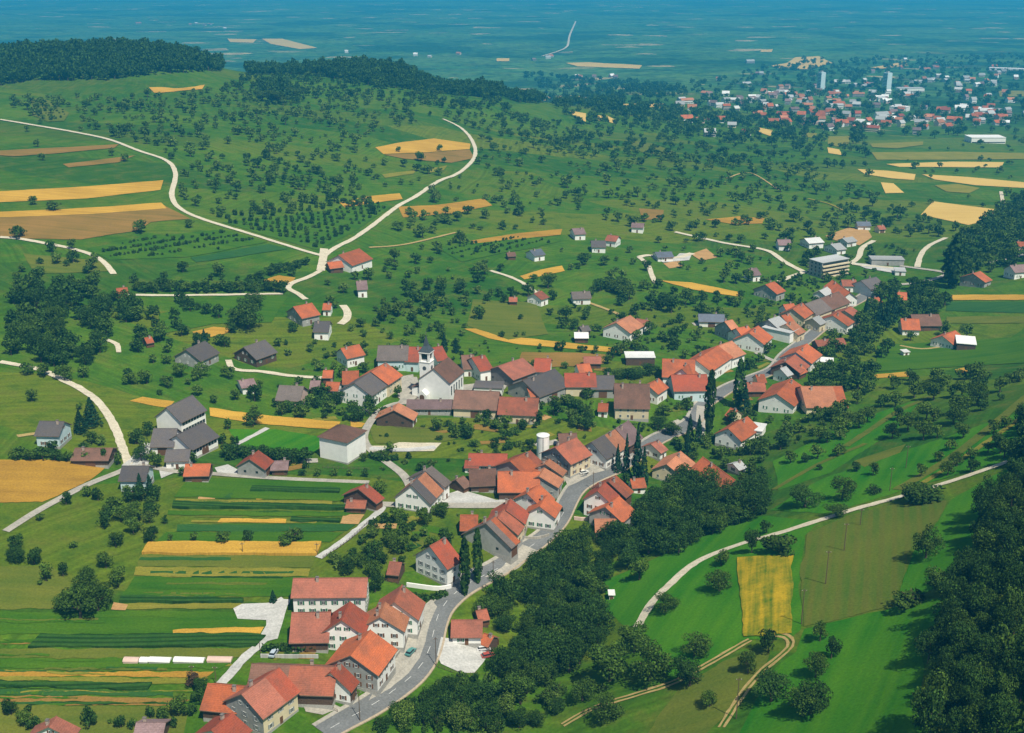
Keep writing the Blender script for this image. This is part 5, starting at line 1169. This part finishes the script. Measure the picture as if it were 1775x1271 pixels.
for s in "1279 708 17 84 p|1228 752 15 108 p|1103 835 24 100 c|1085 822 16 70 c|806 1032 17 95 p|828 1012 15 92 p|1535 573 16 72 c|1522 570 14 60 c|1650 500 22 92 p|1643 490 18 70 p|1548 560 14 62 c|1210 770 18 50 c|1195 762 16 44 c|1190 790 16 50 c|1070 820 16 50 c|1115 845 20 70 c|262 868 22 46 c|244 856 18 36 c|474 1045 14 22 c|160 738 34 50 c|140 750 28 40 c|355 600 14 30 c|770 610 14 34 c|790 612 12 26 c|760 640 0 0 c|1500 555 16 40 c|1290 715 20 50 c|868 560 0 0 c|655 830 0 0 c|290 690 0 0 c".split('|'):
    q = s.split(); v = list(map(float, q[:4]))
    if v[2] > 0: man(v[0], v[1], v[2], v[3], 'poplar' if q[4] == 'p' else 'conifer')
for s in "1057 1180 84 78 b|1127 1180 76 80 b|1100 1130 60 60 b|1050 1245 60 48 b|1010 1215 50 45 b|1578 1050 64 38 u|1632 1032 62 56 b|480 180 40 34 b|505 170 36 30 b|455 175 34 28 b|140 1072 66 70 b|170 1058 56 60 b|118 1060 44 44 b|150 1030 46 50 b|1594 868 60 40 b|420 560 30 30 b|435 535 44 40 b|328 803 26 30 b|265 800 24 24 l|250 780 20 30 l|235 770 18 26 b|300 800 10 10 u|405 790 24 20 b|420 785 24 20 b".split('|'):
    q = s.split(); v = list(map(float, q[:4])); man(v[0], v[1], v[2], v[3], 'bush' if q[4] == 'u' else 'broad', 'light' if q[4] == 'l' else None)
man(333, 1190, 26, 28, 'fruit', 'copper')
def scatter(poly, per_ha, r0, r1, kind='fruit', leaves=(None,), seed=0, hf=(.85, 1.15), rows=None, clear=True, mind=1.2, jit=.15, grp='', rmax=1e9):
    r = np.random.RandomState(seed+17); d = np.array(densify(poly, 25)); w = ground(d[:, 0], d[:, 1])[:, :2]; rr_ = np.hypot(w[:, 0], w[:, 1]); w = w*np.minimum(1, rmax/rr_)[:, None]; wp = [tuple(p) for p in w]
    (x0, y0), (x1, y1) = w.min(0), w.max(0); A = (x1-x0)*(y1-y0)/1e4
    if rows:
        ang, s1, s2 = rows; ca, sa = math.cos(math.radians(ang)), math.sin(math.radians(ang)); R = math.hypot(x1-x0, y1-y0)/2+10; u = np.arange(-R, R, s1); v = np.arange(-R, R, s2); U_, V_ = np.meshgrid(u, v)
        U_ = U_+r.normal(0, jit*s1, U_.shape); V_ = V_+r.normal(0, jit*s2*.5, V_.shape); X = np.stack([(x0+x1)/2+U_*ca-V_*sa, (y0+y1)/2+U_*sa+V_*ca], -1).reshape(-1, 2)
        X = X[r.uniform(size=len(X)) < .93]
    else:
        n_ = int(A*per_ha); X = np.stack([r.uniform(x0, x1, n_), r.uniform(y0, y1, n_)], -1)
    if not len(X): return
    X = X[inside(X, wp)]; cnt = 0; grid = {}
    if len(X) == 0: return
    px, py, dep = project(X[:, 0], X[:, 1], h(X[:, 0], X[:, 1])); ok = np.ones(len(X), bool)
    if clear:
        pp = np.stack([px, py], -1)
        for b in BARE: ok &= ~inside(pp, b)
        Av = np.array(AVOID)
        for i in range(0, len(X), 4000):
            q = X[i:i+4000]; dd = (np.linalg.norm(q[:, None]-Av[None, :, :2], axis=-1) < Av[None, :, 2]+r0*.35).any(1); ok[i:i+4000] &= ~dd
    for (x, y), o in zip(X, ok):
        if not o: continue
        rr = (r0+(r1-r0)*r.uniform()**1.5)*(r.uniform(.5, 1) if r.uniform() < .45 else .97); c = (int(x//8), int(y//8)); bad = False
        for i in (-1, 0, 1):
            for j in (-1, 0, 1):
                for (a, b, c_) in grid.get((c[0]+i, c[1]+j), ()):
                    if (a-x)**2+(b-y)**2 < ((c_+rr)*mind/2)**2: bad = True
        if bad: continue
        grid.setdefault(c, []).append((x, y, rr)); add_tree(x, y, rr, kind, leaves[r.randint(len(leaves))], r.uniform(*hf), grp)
FR = (None, None, 'dark', 'broad', 'light', None)
# orchards of the hillside
scatter([(20,170),(250,165),(440,150),(620,160),(850,190),(1000,225),(1000,270),(830,230),(760,200),(640,240),(520,330),(300,330),(310,290),(240,255),(20,205)], 49, 2.16, 4.97, 'fruit', FR, 1, rmax=1720)
scatter([(310,300),(640,250),(640,330),(590,350),(380,375),(310,350)], 43, 2.16, 4.60, 'fruit', FR, 2)
scatter([(420,135),(600,130),(860,175),(900,200),(620,175),(380,165)], 58, 2.52, 5.52, 'broad', ('dark', 'broad'), 3, rmax=1720)
scatter([(520,330),(650,280),(800,300),(690,350),(640,360),(560,365),(430,380)], 34, 2.16, 4.60, 'fruit', FR, 4)
scatter([(830,240),(1000,260),(1400,290),(1500,340),(1440,400),(1200,400),(1000,395),(700,420),(720,350),(830,290)], 34, 2.16, 5.15, 'fruit', FR, 5)
scatter([(820,200),(1010,215),(1200,235),(1500,290),(1400,300),(1000,270),(830,235)], 26, 2.52, 5.52, 'fruit', ('dark', 'broad'), 6, rmax=1720)
scatter([(960,185),(1180,190),(1500,225),(1510,280),(1200,240),(1000,215)], 29, 3.24, 6.90, 'broad', ('dark', 'broad'), 7)
scatter([(1500,270),(1775,240),(1775,400),(1600,400),(1480,360)], 7, 2.52, 5.52, 'fruit', FR, 8)
scatter([(1440,360),(1530,370),(1700,400),(1620,420),(1500,400)], 72, 2.52, 5.06, 'broad', ('dark', 'broad'), 9)
scatter([(20,210),(200,240),(300,300),(290,330),(20,330)], 5, 3., 5., 'fruit', FR, 10)
scatter([(30,255),(260,240),(250,260),(30,285)], 12, 3., 4.5, 'fruit', FR, 11)
scatter([(20,440),(110,450),(200,480),(20,500)], 46, 2.16, 4.60, 'fruit', FR, 12)
scatter([(225,488),(490,478),(490,508),(230,510)], 87, 2.30, 4.42, 'fruit', ('broad', 'dark'), 13)
scatter([(430,490),(540,450),(565,475),(500,490),(480,508)], 87, 2.52, 4.78, 'broad', ('broad', 'dark'), 14)
scatter([(560,480),(850,400),(900,500),(820,570),(640,590),(560,560)], 37, 2.16, 4.78, 'fruit', FR, 15)
scatter([(650,520),(860,520),(800,600),(650,600)], 0, 2.2, 3., 'fruit', FR, 16, rows=(35, 11, 10))
scatter([(700,500),(930,512),(930,530),(700,528)], 101, 2.52, 4.60, 'broad', ('dark',), 17)
scatter([(940,515),(1000,530),(1200,560),(1200,600),(1100,600),(1000,590),(950,570)], 58, 2.52, 5.06, 'broad', ('broad', 'dark'), 18)
scatter([(1020,500),(1140,500),(1300,530),(1210,550),(1120,540),(1020,530)], 123, 2.52, 5.06, 'broad', ('broad', 'dark'), 19)
scatter([(980,420),(1100,440),(1110,500),(1000,490),(960,460)], 43, 2.16, 4.23, 'fruit', FR, 20)
scatter([(1120,380),(1380,395),(1400,470),(1300,500),(1140,470)], 20, 2.16, 4.23, 'fruit', FR, 21)
scatter([(1330,405),(1500,420),(1520,470),(1400,490),(1380,450)], 79, 2.30, 4.60, 'broad', ('broad', 'dark'), 22)
scatter([(1460,420),(1640,430),(1600,440),(1580,465),(1500,440)], 58, 2.16, 4.60, 'broad', ('broad', 'dark'), 23)
# woods
scatter([(18,500),(110,490),(210,500),(270,545),(285,590),(240,612),(200,620),(100,655),(18,650)], 150, 4., 6., 'broad', ('dark', 'broad', 'dark'), 24, mind=.72)
scatter([(240,600),(330,560),(400,590),(400,650),(500,650),(560,600),(580,640),(560,720),(440,740),(380,700),(220,680),(200,640)], 60, 2.16, 4.60, 'fruit', FR, 25)
scatter([(280,500),(420,560),(420,600),(300,620),(260,560)], 58, 2.52, 4.60, 'broad', ('dark',), 26)
scatter([(460,560),(640,560),(700,600),(560,650),(470,640)], 58, 2.16, 4.42, 'fruit', FR, 27)
scatter([(20,640),(220,640),(260,760),(220,790),(20,770)], 5, 3., 4.5, 'fruit', FR, 28)
CREEK = [(862,1195),(850,1140),(868,1085),(842,1050),(905,1020),(960,965),(1010,945),(1040,935),(1110,890),(1135,845),(1200,835),(1290,845),(1330,870),(1325,893),(1250,922),(1180,962),(1100,985),(1055,1010),(1045,1060),(1040,1120),(990,1165),(930,1200),(900,1235)]
scatter(CREEK, 560, 4.0, 6.2, 'broad', ('dark', 'broad', 'dark', 'dark'), 30, mind=.66, hf=(.75, 1.15), grp='creek')
scatter([(850,1040),(1000,950),(1060,1010),(1040,1110),(960,1190),(870,1190)], 290, 2.88, 5.52, 'broad', ('broad', 'dark'), 31, mind=.8, hf=(.75, 1.15), grp='creek')
scatter([(640,1271),(700,1215),(760,1172),(835,1182),(880,1215),(860,1271)], 900, 1.6, 3.2, 'bush', ('dark', 'broad'), 32, mind=.6, hf=(1., 1.8), grp='bank')
scatter([(880,1220),(960,1180),(1050,1200),(1100,1210),(960,1240),(900,1250)], 160, 2., 4., 'bush', ('light', 'broad'), 33, mind=.9)
scatter([(1290,800),(1330,760),(1480,700),(1500,680),(1460,720),(1340,790),(1320,850),(1300,850)], 120, 3., 4.6, 'broad', ('dark', 'broad'), 34, mind=.9)
scatter([(1480,655),(1600,660),(1775,640),(1775,690),(1600,700),(1480,690)], 70, 3.0, 5., 'fruit', FR, 35)
scatter([(1480,690),(1775,690),(1760,800),(1600,820),(1560,760),(1400,800)], 9, 3., 4.8, 'fruit', FR, 36)
scatter([(1440,590),(1500,580),(1560,590),(1520,640),(1500,690),(1420,700),(1400,660)], 220, 3.6, 5.2, 'broad', ('dark', 'broad'), 37, mind=.85)
scatter([(1480,540),(1560,500),(1640,520),(1640,560),(1540,590),(1490,580)], 200, 3.6, 5.5, 'broad', ('dark', 'broad', 'dark'), 38, mind=.85)
scatter([(1490,490),(1640,500),(1640,545),(1560,545)], 120, 3.6, 5.5, 'broad', ('dark', 'broad'), 39)
scatter([(1640,500),(1645,430),(1700,395),(1760,350),(1800,340),(1800,450),(1720,470),(1690,500)], 200, 4., 6., 'broad', ('dark', 'broad'), 40, mind=.85, grp='knoll')
scatter([(1560,590),(1700,560),(1775,560),(1775,580),(1620,600)], 20, 3., 4.5, 'fruit', FR, 41)
scatter([(1775,735),(1760,800),(1745,850),(1700,900),(1685,960),(1665,1000),(1640,1015),(1655,1050),(1640,1085),(1606,1105),(1600,1170),(1604,1200),(1605,1290),(1860,1290),(1860,700)], 899, 2.45, 4.60, 'broad', ('dark', 'broad', 'dark'), 42, mind=.66, hf=(1.2, 1.8), grp='forest')
scatter([(0,62),(100,80),(250,78),(340,68),(380,95),(385,125),(300,128),(180,140),(60,140),(0,150)], 377, 3.60, 6.90, 'broad', ('dark',), 43, mind=.7, hf=(1.1, 1.5), grp='crest', rmax=1720)
scatter([(430,112),(560,110),(600,102),(650,104),(740,120),(860,145),(930,165),(945,182),(860,172),(740,160),(640,148),(540,130),(430,130)], 377, 3.60, 6.90, 'broad', ('dark',), 44, mind=.7, hf=(1.1, 1.5), grp='crest', rmax=1720)
scatter([(445,148),(500,145),(525,180),(470,182)], 130, 4.5, 6.5, 'broad', ('dark',), 45, mind=.8, rmax=1720)
# crest forests given by their place on the ridge
def wood_world(az0, az1, r0, r1, n_, ra, rb, seed):
    r = np.random.RandomState(seed)
    for _ in range(n_):
        a = math.radians(r.uniform(az0, az1)); R = r.uniform(r0, r1); add_tree(R*math.sin(a), R*math.cos(a), r.uniform(ra, rb), 'broad', 'dark', r.uniform(1.1, 1.5), 'crest')
# gardens and yards of the village
GARD = [([(560,690),(640,700),(690,740),(640,760),(500,735),(480,700)], 60), ([(740,730),(1000,700),(1050,740),(930,790),(860,790),(760,750)], 45), ([(930,590),(1150,610),(1140,680),(1050,690),(960,640)], 50),
 ([(1060,620),(1150,625),(1150,660),(1060,660)], 200), ([(1130,690),(1220,690),(1220,760),(1140,800),(1080,770)], 130), ([(1230,660),(1340,640),(1330,740),(1250,700)], 70), ([(1120,770),(1260,740),(1340,760),(1300,850),(1130,850)], 150),
 ([(560,940),(800,880),(800,960),(700,1000),(560,1000)], 90), ([(640,890),(790,890),(740,960),(640,1010),(530,1000)], 90), ([(640,1000),(720,985),(700,1040),(650,1040)], 90), ([(780,900),(840,880),(900,930),(850,990),(800,1040),(780,1000)], 60),
 ([(640,600),(760,640),(760,700),(690,700),(560,640)], 40), ([(1150,560),(1300,590),(1400,640),(1330,660),(1220,640)], 55), ([(1200,520),(1330,520),(1400,560),(1300,600),(1220,590)], 50), ([(1290,490),(1450,470),(1500,540),(1440,600),(1340,540)], 40),
 ([(1320,690),(1460,700),(1480,760),(1340,770)], 120), ([(390,770),(540,790),(540,820),(400,820)], 0), ([(20,745),(240,760),(230,800),(20,790)], 110), ([(120,840),(290,850),(270,930),(150,900)], 60), ([(940,880),(1030,900),(1040,930),(940,940)], 90),
 ([(640,1060),(780,1020),(820,1060),(770,1060)], 30), ([(300,1190),(370,1190),(370,1262),(300,1262)], 150), ([(1120,640),(1150,620),(1150,690),(1120,690)], 50), ([(430,1115),(560,1110),(560,1140),(440,1140)], 120), ([(840,690),(1040,700),(1040,720),(840,730)], 60), ([(700,500),(1300,600),(1200,620),(700,600)], 8)]
for i, (pl_, dn) in enumerate(GARD):
    if dn: scatter(pl_, dn*1.7, 1.8, 3.6, 'fruit', ('dark', 'broad', None, 'light'), 60+i, grp='garden')
scatter([(400,775),(540,790),(545,818),(500,815),(395,805)], 230, 1.8, 2.8, 'bush', ('dark',), 95, mind=.7, hf=(1.3, 1.7))
for pl_, an, s1, s2, r0_, r1_ in (([(62,174),(80,174),(118,196),(110,208),(80,210),(60,200)], 60, 6, 9, 1.2, 1.8), ([(160,432),(260,414),(385,400),(455,419),(330,443),(190,449)], 48, 2.8, 8.5, 1.2, 1.8),
    ([(770,434),(830,421),(905,411),(965,418),(930,428),(870,438),(805,452)], 52, 4., 8., 1.1, 1.6), ([(390,387),(470,379),(560,367),(650,352),(672,358),(605,405),(550,430),(475,410)], 12, 4.5, 8.5, 1.6, 2.4), ([(370,378),(560,352),(640,345),(640,352),(560,364),(380,384)], 12, 5, 9, 2., 3.)):
    scatter(pl_, 0, r0_, r1_, 'bush', ('dark', 'broad', 'dark'), int(s1*31+r0_*7), hf=(1.1, 1.5), rows=(an, s1, s2), mind=.5, jit=.1, clear=False)
for x, y, w_, hh in ((700,1262,46,50),(735,1256,44,46),(772,1240,48,50),(812,1226,48,50),(848,1220,46,50),(795,1266,50,50),(842,1262,52,54),(694,1240,34,32),(748,1218,36,34),(778,1200,36,34),(872,1246,46,48),(800,1190,30,26),(668,1262,30,28),(900,1262,40,40),(930,1255,36,30),(965,1235,34,28)): man(x, y, w_, hh, 'broad', 'dark' if (x+y) % 3 else 'light')
for x, y, w_, hh in ((872,1050,50,46),(905,1024,50,46),(938,996,46,42),(962,968,40,36),(845,1066,44,44)): man(x, y, w_, hh, 'broad')
for k, x in enumerate(range(236, 492, 15)): man(x, 506+(k*7 % 5)-2, 17+(k*5 % 8), 22+(k*11 % 9), 'broad' if k % 3 else 'fruit', 'dark' if k % 2 else None)
for x, y, w_, hh in ((436,492,18,22),(452,484,20,22),(468,478,20,22),(484,472,22,22),(500,468,20,20),(515,464,22,20),(530,460,18,20),(30,950,26,30),(28,975,30,32),(60,1262,26,26),(155,1262,26,40),(210,1262,20,28),(228,1264,14,18),(258,1266,16,18),(262,1246,14,22),(282,1248,16,22),(302,1262,14,22),(350,1200,30,30),(345,1215,26,26),(330,1240,26,22),(365,1225,30,26)): man(x, y, w_, hh, 'fruit' if w_ < 18 else 'broad', 'dark')
for k, x in enumerate(range(396, 545, 15)): man(x, 792+k*1.2, 26, 30, 'broad', 'dark')
for x, y, w_, hh in ((30,796,26,28),(52,798,24,26),(74,797,28,30),(96,799,24,26),(118,800,22,24),(150,802,18,24),(183,806,16,34),(206,806,14,30),(245,800,30,34),(238,770,26,34),(256,755,22,30),(272,812,22,30),(316,826,14,22),(395,745,14,26),(408,775,18,26),(385,770,18,24),
    (500,712,24,24),(525,716,26,26),(548,705,26,26),(565,690,28,32),(585,700,30,30),(610,712,26,26),(640,720,26,28),(665,722,20,22),(690,690,16,26),(540,700,22,24),(480,705,18,20),(768,690,20,22),(1000,708,24,22),(1020,690,26,24),(985,700,22,22),(960,700,18,18),(1100,655,34,26),(1075,655,30,26),(1125,650,30,28),(1140,745,34,30),(1165,755,34,32),(1150,720,26,26),(1190,710,24,26),(1095,745,18,18)):
    man(x, y, w_, hh, 'broad', 'dark' if (x+y) % 2 else None)
VILL = [(560,600),(700,590),(900,600),(1060,560),(1200,520),(1360,470),(1520,470),(1520,560),(1480,640),(1480,720),(1340,790),(1290,850),(1130,850),(1040,900),(900,1000),(780,1060),(700,1000),(640,1010),(560,960),(640,880),(660,800),(560,740),(480,720),(480,660)]
scatter(VILL, 130, .8, 2.0, 'bush', ('dark', 'broad', 'light', 'dark'), 120, mind=.9, hf=(.9, 1.5))
scatter(VILL, 26, 2.2, 3.8, 'fruit', ('dark', 'broad', None), 121)
scatter([(0,830),(100,860),(250,930),(200,1040),(0,990)], 7, 2.2, 3.8, 'fruit', FR, 96)
scatter([(0,1230),(320,1235),(320,1271),(0,1271)], 45, 1.5, 2.6, 'fruit', ('dark', 'broad'), 97)
# trees of the far town and plain
scatter([(1150,210),(1180,150),(1400,105),(1800,95),(1800,235),(1500,245),(1300,225)], 6, 5., 9., 'broad', ('dark', 'broad'), 98, clear=False)
scatter([(900,130),(1180,150),(1150,210),(960,185)], 9, 6., 10., 'broad', ('dark',), 99, clear=False)

# --- who is an individual
for t in TREES: t.append(-80 < t[7] < 1855 and t[8] < 1330)
def rank(kinds, n_):
    ix = [i for i, t in enumerate(TREES) if t[5] in kinds and -10 < t[7] < 1785 and t[8] < 1275]; ix.sort(key=lambda i: -TREES[i][9]-(4 if TREES[i][10] == 'man' else 0)); return set(ix[:n_])
IND = rank(('fruit',), 290) | rank(('broad',), 290) | rank(('bush',), 90) | rank(('poplar', 'conifer'), 60)
TNAME = {'fruit': ('fruit_tree', 'tree', 'fruit trees of the orchards and gardens'), 'broad': ('broadleaf_tree', 'tree', 'broadleaf trees of the woods'), 'bush': ('bush', 'bush', 'bushes of the road bank and field edges'), 'poplar': ('poplar', 'tree', 'poplars of the village'), 'conifer': ('conifer', 'tree', 'conifers of the village')}
MARKS = [(1327,1035,'the yellow striped field'), (1480,980,'the mown hay field'), (1180,1020,'the curved end of the white path'), (1500,880,'the middle of the white path'), (1700,820,'the far end of the white path'), (1200,1180,'the lower farm track'), (1330,1200,'the looping farm track'), (1430,1180,'the lower slope meadow'), (1560,760,'the orchard meadow stripe'), (1650,720,'the upper orchard meadow'), (1400,800,'the wood edge meadow'),
 (1640,1020,'the meadow corner of the forest'), (1700,980,'the upper forest on the steep slope'), (1720,1100,'the middle forest on the steep slope'), (1740,1220,'the lowest forest on the steep slope'), (1750,830,'the forest tip over the white path'),
 (900,1010,'the creek wood by the street'), (960,1080,'the creek wood centre'), (900,1160,'the creek wood behind the garage'), (1010,960,'the creek wood under the three window house'), (1120,920,'the creek wood bend'), (1220,880,'the upper creek wood'), (1300,850,'the top of the creek wood'), (1020,1030,'the creek wood edge at the meadow'), (960,1140,'the lower creek wood'), (880,1080,'the creek wood facing the garage'),
 (750,1210,'the road bank at the bend'), (830,1220,'the bank below the forecourt'), (950,1210,'the brushy creek bottom'), (400,920,'the long grain strip'), (230,890,'the grey roofed house at the lane fork'), (160,1040,'the rough pasture'), (60,1000,'the pale pasture'), (150,1250,'the lowest strip fields'), (330,1220,'the orange barn at the street end'), (700,930,'the garden above the tall white house'), (600,960,'the garden beside the diagonal lane'), (680,860,'the lane crossing'), (580,810,'the tall white cube house'), (480,800,'the dark hedge'),
 (330,780,'the school'), (90,770,'the long brown barn'), (110,660,'the curved gravel track'), (330,660,'the grey roofs by the wood'), (560,700,'the pink walled barn'), (640,730,'the church lane'), (760,690,'the church'), (880,740,'the kitchen gardens'), (1000,730,'the garden below the biggest farmhouse'), (1090,640,'the white flat shed'), (1150,740,'the conifers by the street'), (1200,820,'the salmon roof under the conifers'), (1290,760,'the meadow edge chalet'), (1290,680,'the poplar by the crossing'), (1400,720,'the wide peach barn'), (1470,650,'the dark wood behind the upper street'), (1560,620,'the lone green fields farm'), (1500,550,'the conifers at the top of the street'), (1600,520,'the head of the creek wood'), (1700,430,'the knoll wood'), (1400,440,'the apartment block'), (1250,470,'the grain strip with the lone house'), (1060,560,'the peach roofed chalet'), (1080,510,'the dark tree belt'), (880,580,'the thin golden field'), (950,480,'the vineyard cottages'), (720,400,'the upper gravel road'), (620,520,'the curled drive'), (430,550,'the great lone tree'), (350,495,'the tree row by the straight track'), (130,440,'the upper western track'), (130,350,'the brown and golden fields'), (130,580,'the western wood'), (200,550,'the eastern half of the western wood')]
AGE = {'fruit': 'round fruit tree', 'broad': 'leafy dark tree', 'bush': 'low bush', 'poplar': 'slim dark poplar', 'conifer': 'pointed dark conifer'}
CLS = {}
for i in IND:
    t = TREES[i]; l = min(MARKS, key=lambda m: (m[0]-t[7])**2+((m[1]-t[8])*1.5)**2); CLS.setdefault((t[5], l[2]), []).append(i)
LAB = {}
for (k, lm), ix in CLS.items():
    ix.sort(key=lambda i: TREES[i][7])
    nm = AGE[k]
    if len(ix) == 1: LAB[ix[0]] = 'the only %s by %s' % (nm, lm)
    elif len(ix) <= 20:
        for q, i in enumerate(ix): LAB[i] = '%s %s by %s, from left' % (ORD[q], nm, lm)
    else:       # split by height in the slope: upper and lower half
        ix2 = sorted(ix, key=lambda i: TREES[i][8]); hf_ = len(ix2)//2
        for part, nm2 in ((ix2[:hf_], 'upper'), (ix2[hf_:], 'lower')):
            part.sort(key=lambda i: TREES[i][7])
            for q, i in enumerate(part): LAB[i] = '%s %s, %s half of %s, from left' % (ORD[q], nm.split()[-1], nm2, lm) if q < 20 else '%s crowded at %s' % (nm, lm)
R_t = random.Random(3)
for i in sorted(IND):
    x, y, z, r_, hf, kind, leaf, px, py, wpx, grp, vis = TREES[i]; nm, ct, gp = TNAME[kind]; a, tz = SPEC[kind]
    rt = empty(nm, (float(x), float(y), float(z)), R_t.uniform(0, 6.28)); tag(rt, LAB[i], ct, gp)
    lod = 0 if wpx > 30 else 1; k = R_t.randrange(5)
    c = link(bpy.data.objects.new('crown', crown_mesh(kind, lod, k, leaf)), rt); c.location = (0, 0, tz*r_*hf*.9); sx = R_t.uniform(.9, 1.1); c.scale = (r_*sx, r_/sx, r_*hf)
    q = link(bpy.data.objects.new('trunk', trunk_mesh(kind, k)), rt); q.scale = (r_*1.15, r_*1.15, r_*hf)
# --- the rest of each kind as one mass
def mass(ix, name, label):
    if not ix: return
    Vs, Fs, Ms, b = [], [], [], 0; mats = [LEAF['fruit'], LEAF['dark'], LEAF['broad'], LEAF['conifer'], LEAF['light'], BARK]; mi = {'fruit': 0, 'dark': 1, 'broad': 2, 'conifer': 3, 'light': 4, 'copper': 1}
    cache = {}
    for i in ix:
        x, y, z, r_, hf, kind, leaf = TREES[i][:7]; wpx = TREES[i][9]; a, tz = SPEC[kind]; k = R_t.randrange(6); lod = 0 if wpx > 22 else 1 if wpx > 11 else 2; key = (kind, k, lod)
        if key not in cache:
            n_ = {0: 460, 1: 200, 2: 84}[lod]; cache[key] = crown_arrays(kind, n_, 300+k*11+len(kind))
        V, F = cache[key]; th = R_t.uniform(0, 6.28); c, s = math.cos(th), math.sin(th)
        X = V[:, 0]*c-V[:, 1]*s; Y = V[:, 0]*s+V[:, 1]*c
        Vs.append(np.column_stack([x+X*r_, y+Y*r_, z+tz*r_*hf*.9+V[:, 2]*r_*hf])); Fs.append(F+b); b += len(V); Ms.append(np.full(len(F), mi[leaf]))
        if lod < 2:
            tw = r_*.07; Ht = tz*r_*hf+r_*.4; tv = np.array([[x+sx*tw, y+sy*tw, zz] for zz in (z-.3, z+Ht) for sx, sy in ((-1, -1), (1, -1), (1, 1), (-1, 1))]); tf = np.array([[0, 1, 5, 4], [1, 2, 6, 5], [2, 3, 7, 6], [3, 0, 4, 7]]); Vs.append(tv); Fs.append(tf+b); b += 8; Ms.append(np.full(4, 5))
    me = np_mesh(name, np.concatenate(Vs), np.concatenate(Fs), mats, np.concatenate(Ms)); o = link(bpy.data.objects.new(name, me)); tag(o, label, 'trees', kind='stuff')
rest = [i for i in range(len(TREES)) if i not in IND]
mass([i for i in rest if TREES[i][5] in ('fruit',)], 'orchard_foliage', 'thousands of smaller fruit trees scattered over the orchard hillside')
mass([i for i in rest if TREES[i][5] in ('broad', 'poplar', 'conifer')], 'woods', 'dark woods and tree belts of hill crest, knoll and far plain')
mass([i for i in rest if TREES[i][5] == 'bush'], 'undergrowth', 'tangled bushes along the creek, road bank and dark hedge')
hedge([(455,1128),(500,1128),(550,1128)], 2.2, 1.8, 'dark clipped hedge before the pink tiled barn')
hedge([(930,890),(955,893),(975,885)], 1.6, 1.2, 'hedge of the small white gabled house by the street curve')
hedge([(640,792),(665,800),(690,796)], 2.5, 2.0, 'oval dark hedge by the tall white cube house')
hedge([(690,1028),(740,1040),(775,1030)], 2.5, 1.2, 'garden hedge under the white terrace wall')
HAZE_D = 1.9e-4
# ------------------------------------------------------------------ the air
hz, nt, b = new_mat('haze_air'); nt.nodes.remove(b)
vol = nd(nt, 'ShaderNodeVolumePrincipled', {'Color': (.05, .52, .97, 1), 'Density': HAZE_D, 'Anisotropy': .1})
nt.links.new(vol.outputs[0], nt.nodes['Material Output'].inputs['Volume'])
hb = MB().box(-24000, 24000, -300, 24000, -97, CAM_Z+8)
tag(hb.build('haze', hz), kind='stuff')
